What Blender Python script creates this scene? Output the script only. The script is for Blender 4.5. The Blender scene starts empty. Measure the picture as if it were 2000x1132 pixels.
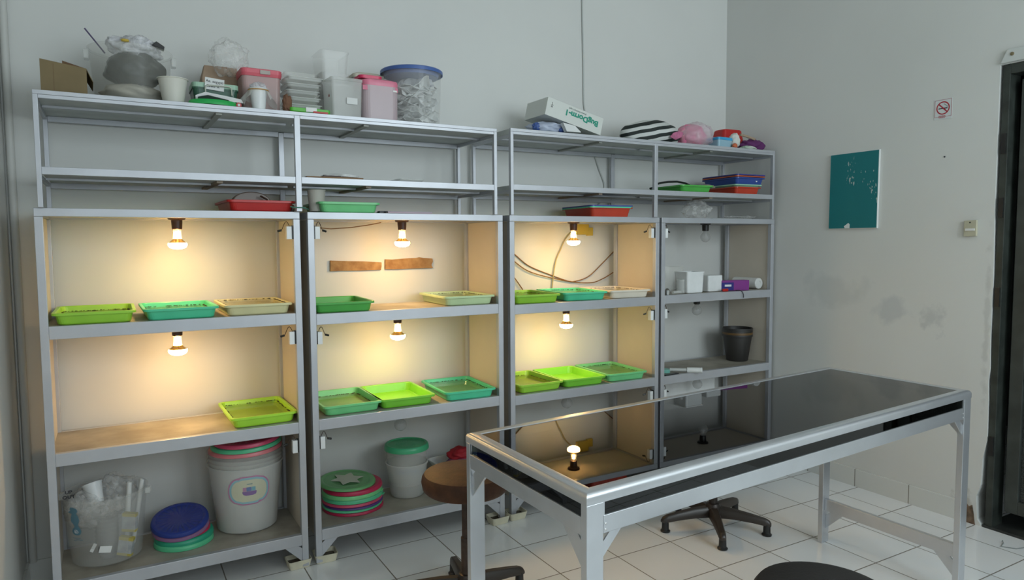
import bpy, math, random
from mathutils import Vector, Matrix, noise
R = math.radians
PI = math.pi
C = bpy.context.scene.collection
random.seed(7)

# ------------------------------------------------------------------ camera
CAM = Vector((0.2304, -2.9056, 1.3624))
YAW, PITCH, ROLL, FPX = R(29.7995), R(-3.9211), R(-0.3776), 1359.856
fw = Vector((math.sin(YAW) * math.cos(PITCH), math.cos(YAW) * math.cos(PITCH), math.sin(PITCH)))
rt = Vector((math.cos(YAW), -math.sin(YAW), 0))
up = rt.cross(fw)
rt, up = rt * math.cos(ROLL) + up * math.sin(ROLL), up * math.cos(ROLL) - rt * math.sin(ROLL)
cd = bpy.data.cameras.new('camera')
cam = bpy.data.objects.new('camera', cd)
C.objects.link(cam)
cam.matrix_world = Matrix(((rt.x, up.x, -fw.x, CAM.x), (rt.y, up.y, -fw.y, CAM.y), (rt.z, up.z, -fw.z, CAM.z), (0, 0, 0, 1)))
cd.sensor_fit = 'HORIZONTAL'
cd.sensor_width = 36.0
cd.lens = 36.0 * FPX / 2000.0
cd.clip_start = 0.05
bpy.context.scene.camera = cam

def P(u, v, **k):
    """the point where the line of sight through photo pixel (u, v) meets a real plane x=, y= or z="""
    d = fw + rt * ((u - 1000) / FPX) - up * ((v - 566) / FPX)
    (ax, val), = k.items()
    i = 'xyz'.index(ax)
    return CAM + d * ((val - CAM[i]) / d[i])

def px(p):
    """metres covered by one photo pixel at point p"""
    return (Vector(p) - CAM).dot(fw) / FPX

# ------------------------------------------------------------------ light and exposure
sc = bpy.context.scene
sc.view_settings.view_transform = 'Standard'
sc.view_settings.look = 'None'
sc.view_settings.gamma = 1.0
sc.view_settings.use_curve_mapping = False
sc.view_settings.exposure = 0.0
w = bpy.data.worlds.new('world')
sc.world = w
w.use_nodes = True
w.node_tree.nodes['Background'].inputs[0].default_value = (0.62, 0.8, 1.0, 1)
w.node_tree.nodes['Background'].inputs[1].default_value = 0.6

def area(name, loc, rot, sx, sy, e, col):
    l = bpy.data.lights.new(name, 'AREA')
    l.shape = 'RECTANGLE'
    l.size, l.size_y, l.energy, l.color = sx, sy, e, col
    o = bpy.data.objects.new(name, l)
    o.location = loc
    o.rotation_euler = rot
    C.objects.link(o)
    return o
WX, WY, WR, WF, WL, WC = 0, 0.42, 3.7614, -4.3, -0.116, 3.3      # back, right, front, left walls and ceiling
# daylight entering through the two windows of the wall behind the camera
area('daylight', (2.75, WF - 0.14, 2.1), (R(90), 0, 0), 1.7, 1.8, 68, (0.83, 0.94, 0.98))
area('daylight', (0.75, WF - 0.14, 2.1), (R(90), 0, 0), 1.2, 1.8, 19, (0.83, 0.94, 0.98))

# ------------------------------------------------------------------ helpers
class MB:
    def __init__(s):
        s.v = []; s.f = []; s.sm = []
    def add(s, vs, fs, smooth=False):
        b = len(s.v)
        s.v += [tuple(v) for v in vs]
        s.f += [tuple(b + i for i in f) for f in fs]
        s.sm += [smooth] * len(fs)
        return s
    def box(s, a, b):
        x0, y0, z0 = a; x1, y1, z1 = b
        vs = [(x0, y0, z0), (x1, y0, z0), (x1, y1, z0), (x0, y1, z0), (x0, y0, z1), (x1, y0, z1), (x1, y1, z1), (x0, y1, z1)]
        return s.add(vs, [(0, 3, 2, 1), (4, 5, 6, 7), (0, 1, 5, 4), (1, 2, 6, 5), (2, 3, 7, 6), (3, 0, 4, 7)])
    def cyl(s, c, r, z0, z1, n=24, r2=None):
        return s.lathe([(r, z0), (r if r2 is None else r2, z1)], c, n)
    def lathe(s, prof, c=(0, 0, 0), n=32, cap=True):
        vs = []; fs = []
        for r, z in prof:
            for i in range(n):
                t = 2 * PI * i / n
                vs.append((c[0] + r * math.cos(t), c[1] + r * math.sin(t), c[2] + z))
        m = len(prof)
        for k in range(m - 1):
            for i in range(n):
                j = (i + 1) % n
                fs.append((k * n + i, k * n + j, (k + 1) * n + j, (k + 1) * n + i))
        if cap:
            if prof[0][0] > 1e-6: fs.append(tuple(range(n))[::-1])
            if prof[-1][0] > 1e-6: fs.append(tuple((m - 1) * n + i for i in range(n)))
        return s.add(vs, fs, True)
    def tube(s, pts, r, n=8, r2=None):
        pts = [Vector(p) for p in pts]
        vs = []; fs = []
        pn = None
        for k, p in enumerate(pts):
            t = (pts[min(k + 1, len(pts) - 1)] - pts[max(k - 1, 0)]).normalized()
            if pn is None:
                pn = t.orthogonal().normalized()
            else:
                pn = (pn - t * pn.dot(t)).normalized()
            bn = t.cross(pn)
            rr = r if r2 is None else r + (r2 - r) * k / (len(pts) - 1)
            for i in range(n):
                a = 2 * PI * i / n
                vs.append(p + pn * rr * math.cos(a) + bn * rr * math.sin(a))
        for k in range(len(pts) - 1):
            for i in range(n):
                j = (i + 1) % n
                fs.append((k * n + i, k * n + j, (k + 1) * n + j, (k + 1) * n + i))
        fs.append(tuple(range(n))[::-1])
        fs.append(tuple((len(pts) - 1) * n + i for i in range(n)))
        return s.add(vs, fs, True)
    def loft(s, rings, cap0=True, cap1=True, n=6, smooth=False, c=(0, 0)):
        """rounded rectangles (z, half x, half y, corner radius) joined into a skin"""
        vs = []; fs = []
        N = 4 * n
        for z, hx, hy, r in rings:
            r = min(r, hx * 0.999, hy * 0.999)
            for q, (sx, sy) in enumerate(((1, 1), (-1, 1), (-1, -1), (1, -1))):
                for i in range(n):
                    a = PI / 2 * (q + i / (n - 1))
                    vs.append((c[0] + sx * (hx - r) + r * math.cos(a), c[1] + sy * (hy - r) + r * math.sin(a), z))
        for k in range(len(rings) - 1):
            for i in range(N):
                j = (i + 1) % N
                fs.append((k * N + i, k * N + j, (k + 1) * N + j, (k + 1) * N + i))
        if cap0: fs.append(tuple(range(N))[::-1])
        if cap1: fs.append(tuple((len(rings) - 1) * N + i for i in range(N)))
        return s.add(vs, fs, smooth)
    def prism(s, pts, axis, a, b):
        """polygon pts in the two other axes, extruded along axis from a to b"""
        def mk(p, t):
            return {'x': (t, p[0], p[1]), 'y': (p[0], t, p[1]), 'z': (p[0], p[1], t)}[axis]
        n = len(pts)
        vs = [mk(p, a) for p in pts] + [mk(p, b) for p in pts]
        fs = [tuple(range(n)), tuple(range(n, 2 * n))[::-1]] + [(i, i + n, (i + 1) % n + n, (i + 1) % n) for i in range(n)]
        return s.add(vs, fs)
    def xf(s, M):
        s.v = [tuple(M @ Vector(v)) for v in s.v]
        return s
    def map(s, f):
        s.v = [tuple(f(*v)) for v in s.v]
        return s
    def build(s, name, m, parent=None, loc=None, bevel=0, rot=None, label=None):
        me = bpy.data.meshes.new(name)
        me.from_pydata(s.v, [], s.f)
        import bmesh
        bm = bmesh.new(); bm.from_mesh(me)
        bmesh.ops.recalc_face_normals(bm, faces=bm.faces)
        bm.to_mesh(me); bm.free()
        me.polygons.foreach_set('use_smooth', s.sm)
        me.materials.append(m)
        o = bpy.data.objects.new(name, me)
        C.objects.link(o)
        if parent: o.parent = parent
        if loc is not None: o.location = loc
        if rot is not None: o.rotation_euler = rot
        if bevel:
            b = o.modifiers.new('bevel', 'BEVEL')
            b.width = bevel; b.segments = 2; b.limit_method = 'ANGLE'; b.angle_limit = R(40)
        if any(s.sm) and not all(s.sm) or any(s.sm):
            try: me.set_sharp_from_angle(angle=R(38))
            except Exception: pass
        if label: o['label'] = label
        return o

def thing(name, label, cat, loc=(0, 0, 0), rz=0, group=None):
    o = bpy.data.objects.new(name, None)
    o.empty_display_size = 0.05
    C.objects.link(o)
    o.location = loc
    o.rotation_euler = (0, 0, rz)
    return tag(o, label, cat, group)
def tag(o, label, cat, group=None, kind=None):
    o['label'] = label; o['category'] = cat
    if group: o['group'] = group
    if kind: o['kind'] = kind
    return o
def struct(o):
    o['kind'] = 'structure'
    return o

# ------------------------------------------------------------------ materials
MT = {}
def node_mat(name):
    m = bpy.data.materials.new(name)
    m.use_nodes = True
    return m, m.node_tree, m.node_tree.nodes['Principled BSDF']
def mat(name, col, rough=0.5, metal=0.0, alpha=1.0, var=0.0, vscale=8.0, bump=0.0, bscale=60.0, spec=0.5, trans=0.0, emis=None, estr=0.0, col2=None, sss=0.0):
    if name in MT: return MT[name]
    m, nt, b = node_mat(name)
    b.inputs['Base Color'].default_value = (*col, 1)
    b.inputs['Roughness'].default_value = rough
    b.inputs['Metallic'].default_value = metal
    b.inputs['Alpha'].default_value = alpha
    b.inputs['Specular IOR Level'].default_value = spec
    if trans: b.inputs['Transmission Weight'].default_value = trans
    if sss:
        b.inputs['Subsurface Weight'].default_value = sss
        b.inputs['Subsurface Scale'].default_value = 0.01
        b.inputs['Subsurface Radius'].default_value = (1, 1, 1)
    if emis:
        b.inputs['Emission Color'].default_value = (*emis, 1)
        b.inputs['Emission Strength'].default_value = estr
    tc = nt.nodes.new('ShaderNodeTexCoord')
    if var or col2:
        n = nt.nodes.new('ShaderNodeTexNoise')
        n.inputs['Scale'].default_value = vscale
        n.inputs['Detail'].default_value = 5
        nt.links.new(tc.outputs['Object'], n.inputs['Vector'])
        r = nt.nodes.new('ShaderNodeValToRGB')
        c2 = col2 if col2 else tuple(c * (1 - var) for c in col)
        c1 = col if col2 else tuple(min(1, c * (1 + var * 0.5)) for c in col)
        r.color_ramp.elements[0].position = 0.35; r.color_ramp.elements[0].color = (*c2, 1)
        r.color_ramp.elements[1].position = 0.65; r.color_ramp.elements[1].color = (*c1, 1)
        nt.links.new(n.outputs['Fac'], r.inputs['Fac'])
        nt.links.new(r.outputs['Color'], b.inputs['Base Color'])
    if bump:
        n = nt.nodes.new('ShaderNodeTexNoise')
        n.inputs['Scale'].default_value = bscale
        nt.links.new(tc.outputs['Object'], n.inputs['Vector'])
        bp = nt.nodes.new('ShaderNodeBump')
        bp.inputs['Strength'].default_value = bump
        bp.inputs['Distance'].default_value = 0.002
        nt.links.new(n.outputs['Fac'], bp.inputs['Height'])
        nt.links.new(bp.outputs['Normal'], b.inputs['Normal'])
    MT[name] = m
    return m
def plastic(name, col, **k):
    k.setdefault('rough', 0.35); k.setdefault('var', 0.06); k.setdefault('vscale', 14)
    return mat(name, col, **k)
def clear(name, col=(0.85, 0.87, 0.88), alpha=0.3, rough=0.2, mottle=0.0, ms=15.0):
    if name in MT: return MT[name]
    m = mat(name, col, rough=rough, alpha=alpha, spec=0.5)
    if mottle:
        nt = m.node_tree; b = nt.nodes['Principled BSDF']
        tc = nt.nodes.new('ShaderNodeTexCoord'); n = nt.nodes.new('ShaderNodeTexNoise')
        n.inputs['Scale'].default_value = ms; n.inputs['Detail'].default_value = 2; n.inputs['Distortion'].default_value = 2.5
        mr = nt.nodes.new('ShaderNodeMapRange')
        mr.inputs['From Min'].default_value = 0.35; mr.inputs['From Max'].default_value = 0.65
        mr.inputs['To Min'].default_value = max(0, alpha - mottle); mr.inputs['To Max'].default_value = min(1, alpha + mottle)
        bp = nt.nodes.new('ShaderNodeBump'); bp.inputs['Distance'].default_value = 0.006; bp.inputs['Strength'].default_value = 0.9
        nt.links.new(tc.outputs['Object'], n.inputs['Vector']); nt.links.new(n.outputs['Fac'], mr.inputs['Value'])
        nt.links.new(mr.outputs[0], b.inputs['Alpha']); nt.links.new(n.outputs['Fac'], bp.inputs['Height']); nt.links.new(bp.outputs['Normal'], b.inputs['Normal'])
    return m

alu = mat('satin_aluminium', (0.51, 0.525, 0.56), rough=0.4, metal=0.45, var=0.05, vscale=9, bump=0.05, bscale=300)
alu_t = mat('table_aluminium', (0.64, 0.66, 0.69), rough=0.3, metal=0.75, var=0.04, vscale=12)
wallp_col = (0.69, 0.695, 0.67)
cream_board = mat('cream_board', (0.64, 0.58, 0.49), rough=0.5, var=0.05, vscale=3)
shelf_board = mat('stained_board', (0.40, 0.37, 0.31), rough=0.55, col2=(0.26, 0.235, 0.19), vscale=7, bump=0.1)
rack_board = mat('grey_board', (0.50, 0.53, 0.51), rough=0.5, var=0.15, vscale=10)
brown_bar = mat('brown_bar', (0.25, 0.20, 0.15), rough=0.6)
black_p = plastic('black_plastic', (0.015, 0.015, 0.015))
brown_p = plastic('brown_bakelite', (0.05, 0.022, 0.012), rough=0.3)
white_p = plastic('white_plastic', (0.75, 0.76, 0.74))
white_b = plastic('bright_white', (0.82, 0.84, 0.84), rough=0.4)
cream_p = plastic('cream_plastic', (0.72, 0.68, 0.52), var=0.15, rough=0.45)
paper_m = mat('white_paper', (0.78, 0.79, 0.78), rough=0.8, var=0.04)
card_m = mat('cardboard', (0.22, 0.165, 0.085), rough=0.85, var=0.12, vscale=6)
card_in = mat('cardboard_inside', (0.16, 0.09, 0.05), rough=0.9)
kraft = mat('kraft_paper', (0.42, 0.30, 0.21), rough=0.85, var=0.1)
frost = clear('frosted_plastic', (0.88, 0.88, 0.83), 0.20, 0.3)
frost2 = clear('milky_plastic', (0.87, 0.88, 0.85), 0.40, 0.35)
frost3 = clear('thin_clear_plastic', (0.88, 0.89, 0.86), 0.13, 0.12)
film = clear('clear_film', (0.88, 0.88, 0.86), 0.24, 0.15, 0.14)
film_w = clear('white_film', (0.80, 0.80, 0.84), 0.62, 0.35, 0.3)
glass_clear = clear('bulb_glass', (0.50, 0.51, 0.50), 0.34, 0.03)
dark_metal = mat('dark_metal', (0.05, 0.04, 0.035), rough=0.35, metal=0.5)
rust = mat('rusty_metal', (0.055, 0.035, 0.025), rough=0.7, var=0.4, vscale=30)
bulb_hot = mat('lit_frosted_glass', (1, 0.9, 0.7), emis=(1.0, 0.60, 0.22), estr=165)
bulb_warm = mat('lit_frosted_rim', (1, 0.9, 0.7), emis=(1.0, 0.62, 0.24), estr=26)
fil_hot = mat('lit_filament', (1, 0.8, 0.5), emis=(1.0, 0.62, 0.22), estr=90)
gold = mat('gold_reflector', (0.85, 0.62, 0.28), rough=0.25, metal=0.9)

def tile_material(name, ox, oy, step, axis='xy', base=(0.84, 0.85, 0.85), rough=0.16, grout=(0.22, 0.20, 0.17), gw=0.006):
    m, nt, b = node_mat(name)
    N, L = nt.nodes, nt.links
    tc = N.new('ShaderNodeTexCoord')
    sp = N.new('ShaderNodeSeparateXYZ')
    L.new(tc.outputs['Object'], sp.inputs[0])
    outs = []; cells = []
    for ch, o in zip(axis, (ox, oy)):
        a = N.new('ShaderNodeMath'); a.operation = 'SUBTRACT'; a.inputs[1].default_value = o
        L.new(sp.outputs['xyz'.index(ch)], a.inputs[0])
        d = N.new('ShaderNodeMath'); d.operation = 'DIVIDE'; d.inputs[1].default_value = step
        L.new(a.outputs[0], d.inputs[0])
        pp = N.new('ShaderNodeMath'); pp.operation = 'PINGPONG'; pp.inputs[1].default_value = 0.5
        L.new(d.outputs[0], pp.inputs[0]); outs.append(pp)
        fl = N.new('ShaderNodeMath'); fl.operation = 'FLOOR'
        L.new(d.outputs[0], fl.inputs[0]); cells.append(fl)
    mn = N.new('ShaderNodeMath'); mn.operation = 'MINIMUM'
    L.new(outs[0].outputs[0], mn.inputs[0])
    if len(outs) > 1: L.new(outs[1].outputs[0], mn.inputs[1])
    else: mn.inputs[1].default_value = 1
    lt = N.new('ShaderNodeMapRange')
    lt.inputs['From Min'].default_value = gw; lt.inputs['From Max'].default_value = gw * 1.7
    L.new(mn.outputs[0], lt.inputs['Value'])
    cb = N.new('ShaderNodeCombineXYZ')
    L.new(cells[0].outputs[0], cb.inputs[0])
    if len(cells) > 1: L.new(cells[1].outputs[0], cb.inputs[1])
    wn = N.new('ShaderNodeTexWhiteNoise'); wn.noise_dimensions = '3D'
    L.new(cb.outputs[0], wn.inputs['Vector'])
    nz = N.new('ShaderNodeTexNoise'); nz.inputs['Scale'].default_value = 2.5; nz.inputs['Detail'].default_value = 6
    L.new(tc.outputs['Object'], nz.inputs['Vector'])
    ad = N.new('ShaderNodeMath'); ad.operation = 'ADD'
    L.new(wn.outputs['Value'], ad.inputs[0]); L.new(nz.outputs['Fac'], ad.inputs[1])
    rr = N.new('ShaderNodeMapRange'); rr.inputs['From Max'].default_value = 2
    rr.inputs['To Min'].default_value = 0.90; rr.inputs['To Max'].default_value = 1.06
    L.new(ad.outputs[0], rr.inputs['Value'])
    hs = N.new('ShaderNodeHueSaturation'); hs.inputs['Color'].default_value = (*base, 1)
    L.new(rr.outputs[0], hs.inputs['Value'])
    mx = N.new('ShaderNodeMix'); mx.data_type = 'RGBA'
    mx.inputs['A'].default_value = (*grout, 1)
    L.new(lt.outputs[0], mx.inputs['Factor']); L.new(hs.outputs[0], mx.inputs['B'])
    L.new(mx.outputs['Result'], b.inputs['Base Color'])
    ro = N.new('ShaderNodeMapRange'); ro.inputs['To Min'].default_value = 0.8; ro.inputs['To Max'].default_value = rough
    L.new(lt.outputs[0], ro.inputs['Value']); L.new(ro.outputs[0], b.inputs['Roughness'])
    bp = N.new('ShaderNodeBump'); bp.inputs['Distance'].default_value = 0.0015; bp.inputs['Strength'].default_value = 0.6
    L.new(lt.outputs[0], bp.inputs['Height']); L.new(bp.outputs['Normal'], b.inputs['Normal'])
    return m
def wall_material(name, col=wallp_col, stain=None, marks=0.0):
    """matt white emulsion: faint mottling, plus soot-like stains and scuffs of their own shape"""
    m, nt, b = node_mat(name)
    N, L = nt.nodes, nt.links
    b.inputs['Roughness'].default_value = 0.45
    tc = N.new('ShaderNodeTexCoord')
    n = N.new('ShaderNodeTexNoise'); n.inputs['Scale'].default_value = 1.6; n.inputs['Detail'].default_value = 4
    L.new(tc.outputs['Object'], n.inputs['Vector'])
    r = N.new('ShaderNodeValToRGB')
    r.color_ramp.elements[0].position = 0.3; r.color_ramp.elements[0].color = (*[c * 0.965 for c in col], 1)
    r.color_ramp.elements[1].position = 0.7; r.color_ramp.elements[1].color = (*[c * 1.02 for c in col], 1)
    L.new(n.outputs['Fac'], r.inputs['Fac'])
    last = r.outputs['Color']
    for k, (cy, cz, rad, sca, thr, colr, amt) in enumerate(stain or []):
        vs = N.new('ShaderNodeVectorMath'); vs.operation = 'DISTANCE'
        sx = N.new('ShaderNodeMapping')
        sx.inputs['Scale'].default_value = (0, 1.0 / rad[0], 1.0 / rad[1])
        L.new(tc.outputs['Object'], sx.inputs['Vector'])
        L.new(sx.outputs[0], vs.inputs[0])
        vs.inputs[1].default_value = (0, cy / rad[0], cz / rad[1])
        ns = N.new('ShaderNodeTexNoise'); ns.inputs['Scale'].default_value = sca; ns.inputs['Detail'].default_value = 5
        L.new(tc.outputs['Object'], ns.inputs['Vector'])
        ad = N.new('ShaderNodeMath'); ad.operation = 'MULTIPLY_ADD'
        L.new(ns.outputs['Fac'], ad.inputs[0]); ad.inputs[1].default_value = 2.2
        L.new(vs.outputs['Value'], ad.inputs[2])
        mr = N.new('ShaderNodeMapRange')
        mr.inputs['From Min'].default_value = thr; mr.inputs['From Max'].default_value = thr + 0.5
        mr.inputs['To Min'].default_value = amt; mr.inputs['To Max'].default_value = 0
        L.new(ad.outputs[0], mr.inputs['Value'])
        mx = N.new('ShaderNodeMix'); mx.data_type = 'RGBA'
        mx.inputs['B'].default_value = (*colr, 1)
        L.new(mr.outputs[0], mx.inputs['Factor']); L.new(last, mx.inputs['A'])
        last = mx.outputs['Result']
    L.new(last, b.inputs['Base Color'])
    bp = N.new('ShaderNodeBump'); bp.inputs['Distance'].default_value = 0.002; bp.inputs['Strength'].default_value = 0.15
    n2 = N.new('ShaderNodeTexNoise'); n2.inputs['Scale'].default_value = 9
    L.new(tc.outputs['Object'], n2.inputs['Vector']); L.new(n2.outputs['Fac'], bp.inputs['Height'])
    L.new(bp.outputs['Normal'], b.inputs['Normal'])
    return m

# ------------------------------------------------------------------ the room
wall_plain = wall_material('wall_paint')
wall_stained = wall_material('wall_paint_stained', stain=[
    (-0.72, 0.99, (0.10, 0.075), 11, 1.65, (0.42, 0.45, 0.48), 0.42),
    (-0.40, 1.08, (0.22, 0.12), 9, 1.55, (0.48, 0.50, 0.49), 0.35),
    (-0.95, 0.98, (0.10, 0.12), 22, 1.30, (0.42, 0.44, 0.45), 0.45),
    (-1.20, 0.95, (0.02, 0.45), 20, 1.45, (0.46, 0.46, 0.44), 0.45),
    (-1.12, 0.10, (0.05, 0.09), 22, 1.6, (0.36, 0.33, 0.28), 0.6)])
floor_m = tile_material('white_floor_tiles', 2.3797, -0.5855, 0.3)
skirt_r = tile_material('skirting_tiles', -0.567, 0, 0.3, axis='y', base=(0.70, 0.71, 0.68), gw=0.005)
skirt_b = tile_material('skirting_tiles_back', 2.3797, 0, 0.3, axis='x', base=(0.70, 0.71, 0.68), gw=0.005)
T = 0.14
struct(MB().box((WL - T, WF - T, -0.1), (WR + 2.2, WY + T, 0)).build('floor', floor_m))
struct(MB().box((WL - T, WF - T, WC), (WR + 2.2, WY + T, WC + 0.1)).build('ceiling', wall_plain))
struct(MB().box((WL - T, WY, 0), (WR + T, WY + T, WC)).build('wall_back', wall_plain))
struct(MB().box((WL - T, WF, 0), (WL, WY, WC)).build('wall_left', wall_plain))
DY0, DY1, DZ = -2.15, -1.215, 2.148
wr = MB()
# the door opening has a slightly broken plaster edge
edge = [(DY1, 0.0), (DY1 + 0.022, 0.03), (DY1 + 0.03, 0.14), (DY1 + 0.012, 0.2), (DY1 + 0.008, 0.33), (DY1 - 0.008, 0.42), (DY1 - 0.006, 0.62), (DY1 - 0.002, 0.7), (DY1 - 0.008, 0.76), (DY1 - 0.004, 0.9), (DY1 - 0.006, 1.2), (DY1, 1.5), (DY1, DZ)]
wr.prism([(WY, 0)] + [(WY, WC), (DY1, WC)] + edge[::-1], 'x', WR, WR + T)
wr.box((WR, DY0, DZ), (WR + T, DY1, WC))
wr.box((WR, WF, 0), (WR + T, DY0, WC))
struct(wr.build('wall_right', wall_stained))
wf = MB()
WZ0, WZ1 = 1.2, 3.0
for a, b_ in ((WL - T, 0.15), (1.35, 1.9), (3.6, WR + T)):
    wf.box((a, WF - T, WZ0), (b_, WF, WZ1))
wf.box((WL - T, WF - T, 0), (WR + T, WF, WZ0)); wf.box((WL - T, WF - T, WZ1), (WR + T, WF, WC))
struct(wf.build('wall_front', wall_plain))
for i, (a, b_) in enumerate(((0.15, 1.35), (1.9, 3.6))):
    m = MB()
    for x in (a, (a + b_) / 2 - 0.02, b_ - 0.04): m.box((x, WF - 0.09, WZ0), (x + 0.04, WF - 0.05, WZ1))
    for z in (WZ0, WZ1 - 0.04): m.box((a + 0.04, WF - 0.09, z), (b_ - 0.04, WF - 0.05, z + 0.04))
    struct(m.build('window_%d' % (i + 1), alu))
# skirting tiles
struct(MB().box((WR - 0.010, -1.125, 0), (WR, WY - 0.01, 0.098)).build('baseboard_right', skirt_r))
struct(MB().box((WL + 0.010, WY - 0.010, 0), (WR - 0.010, WY, 0.098)).build('baseboard_back', skirt_b))
struct(MB().box((WL, WF, 0), (WL + 0.010, WY - 0.010, 0.098)).build('baseboard_left', skirt_r))
# crumbled plaster where the skirting stops short of the door
crum = MB()
bm_ = [(-1.126, 0), (-1.127, 0.085), (-1.14, 0.098), (-1.155, 0.08), (-1.17, 0.092), (-1.178, 0.05), (-1.185, 0)]
crum.prism(bm_, 'x', WR - 0.004, WR + 0.01)
struct(crum.build('trim_1', mat('bare_plaster', (0.17, 0.115, 0.075), rough=0.95, var=0.5, vscale=40, bump=1, bscale=80)))
# conduit-like pilaster crease in the left corner
struct(MB().tube([(WL + 0.022, WY - 0.02, 0.098), (WL + 0.022, WY - 0.02, WC)], 0.014, 10).build('trim_2', mat('painted_pipe', (0.6, 0.6, 0.57), rough=0.5)))
# lintel plate above the door
m = MB().prism([(DY1 - 0.004, DZ + 0.004), (DY1 - 0.03, DZ + 0.062), (DY0, DZ + 0.062), (DY0, DZ + 0.004)], 'x', WR - 0.014, WR - 0.001)
lp = struct(m.build('trim_3', mat('lintel_paint', (0.6, 0.62, 0.6), rough=0.4, var=0.1), bevel=0.003))
m = MB().lathe([(0.008, 0), (0.008, 0.003), (0.003, 0.005)], n=12).xf(Matrix.Translation((WR - 0.014, -1.268, DZ + 0.038)) @ Matrix.Rotation(-PI / 2, 4, 'Y'))
m.build('screw', mat('brass_screw', (0.3, 0.25, 0.15), metal=0.8), lp)
# door frame, inner screen door and dark corridor
dk = mat('dark_green_paint', (0.035, 0.042, 0.036), rough=0.45, var=0.4, vscale=12)
dk2 = mat('grey_green_paint', (0.045, 0.052, 0.046), rough=0.5, var=0.3, vscale=10)
door = struct(bpy.data.objects.new('door_1', None)); C.objects.link(door)
m = MB()
m.box((WR + 0.006, DY1 - 0.04, 0), (WR + 0.10, DY1 - 0.0095, DZ)); m.box((WR + 0.006, DY0, 0), (WR + 0.10, DY0 + 0.04, DZ))
m.box((WR + 0.006, DY0 + 0.04, DZ - 0.045), (WR + 0.10, DY1 - 0.04, DZ - 0.002))
m.build('door_frame', dk, door, bevel=0.002)
hin = MB()
for z in (0.35, 1.05, 1.46, 1.75): hin.box((WR + 0.0, DY1 - 0.034, z), (WR + 0.006, DY1 - 0.014, z + 0.09))
hin.build('hinge', black_p, door)
m = MB()   # screen door standing inside the opening
X0 = WR + 0.045
for y0, y1 in ((DY1 - 0.125, DY1 - 0.07), (DY0 + 0.05, DY0 + 0.11)):
    m.box((X0, y0, 0.09), (X0 + 0.03, y1, DZ - 0.07))
m.box((X0, DY0 + 0.11, 0.09), (X0 + 0.03, DY1 - 0.125, 0.15)); m.box((X0, DY0 + 0.11, 0.72), (X0 + 0.03, DY1 - 0.125, 0.76)); m.box((X0, DY0 + 0.11, DZ - 0.13), (X0 + 0.03, DY1 - 0.125, DZ - 0.07))
leaf = m.build('screen_frame', dk2, door, bevel=0.002)
mm = bpy.data.materials.new('insect_mesh'); mm.use_nodes = True
nt = mm.node_tree; b = nt.nodes['Principled BSDF']; b.inputs['Base Color'].default_value = (0.05, 0.055, 0.05, 1)
chk = nt.nodes.new('ShaderNodeTexBrick'); chk.offset = 0; chk.inputs['Scale'].default_value = 60
chk.inputs['Mortar Size'].default_value = 0.03; chk.inputs['Color1'].default_value = (0.25, 0.25, 0.25, 1); chk.inputs['Color2'].default_value = (0.25, 0.25, 0.25, 1); chk.inputs['Mortar'].default_value = (1, 1, 1, 1)
chk.inputs['Brick Width'].default_value = 0.5; chk.inputs['Row Height'].default_value = 0.5
tcn = nt.nodes.new('ShaderNodeTexCoord'); mp = nt.nodes.new('ShaderNodeMapping'); mp.inputs['Rotation'].default_value = (0, R(90), 0)
nt.links.new(tcn.outputs['Object'], mp.inputs['Vector']); nt.links.new(mp.outputs[0], chk.inputs['Vector'])
nt.links.new(chk.outputs['Color'], b.inputs['Alpha'])
MB().box((X0 + 0.013, DY0 + 0.11, 0.15), (X0 + 0.016, DY1 - 0.125, DZ - 0.13)).build('screen_mesh', mm, leaf)
# corridor beyond
cdm = mat('corridor_paint', (0.10, 0.11, 0.09), rough=0.8, var=0.3, vscale=2)
m = MB()
m.box((WR + 2.1, WF, 0), (WR + 2.2, WY, WC)); m.box((WR + T, DY1 + 0.9, 0), (WR + 2.1, DY1 + 1.0, WC)); m.box((WR + T, DY0 - 0.5, 0), (WR + 2.1, DY0 - 0.4, WC))
struct(m.build('wall_corridor', cdm))
struct(MB().box((WR + 0.001, DY0, 0.0), (WR + T + 0.25, DY1 - 0.001, 0.012)).build('trim_4', mat('threshold_slate', (0.035, 0.038, 0.035), rough=0.5, var=0.4)))

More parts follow.
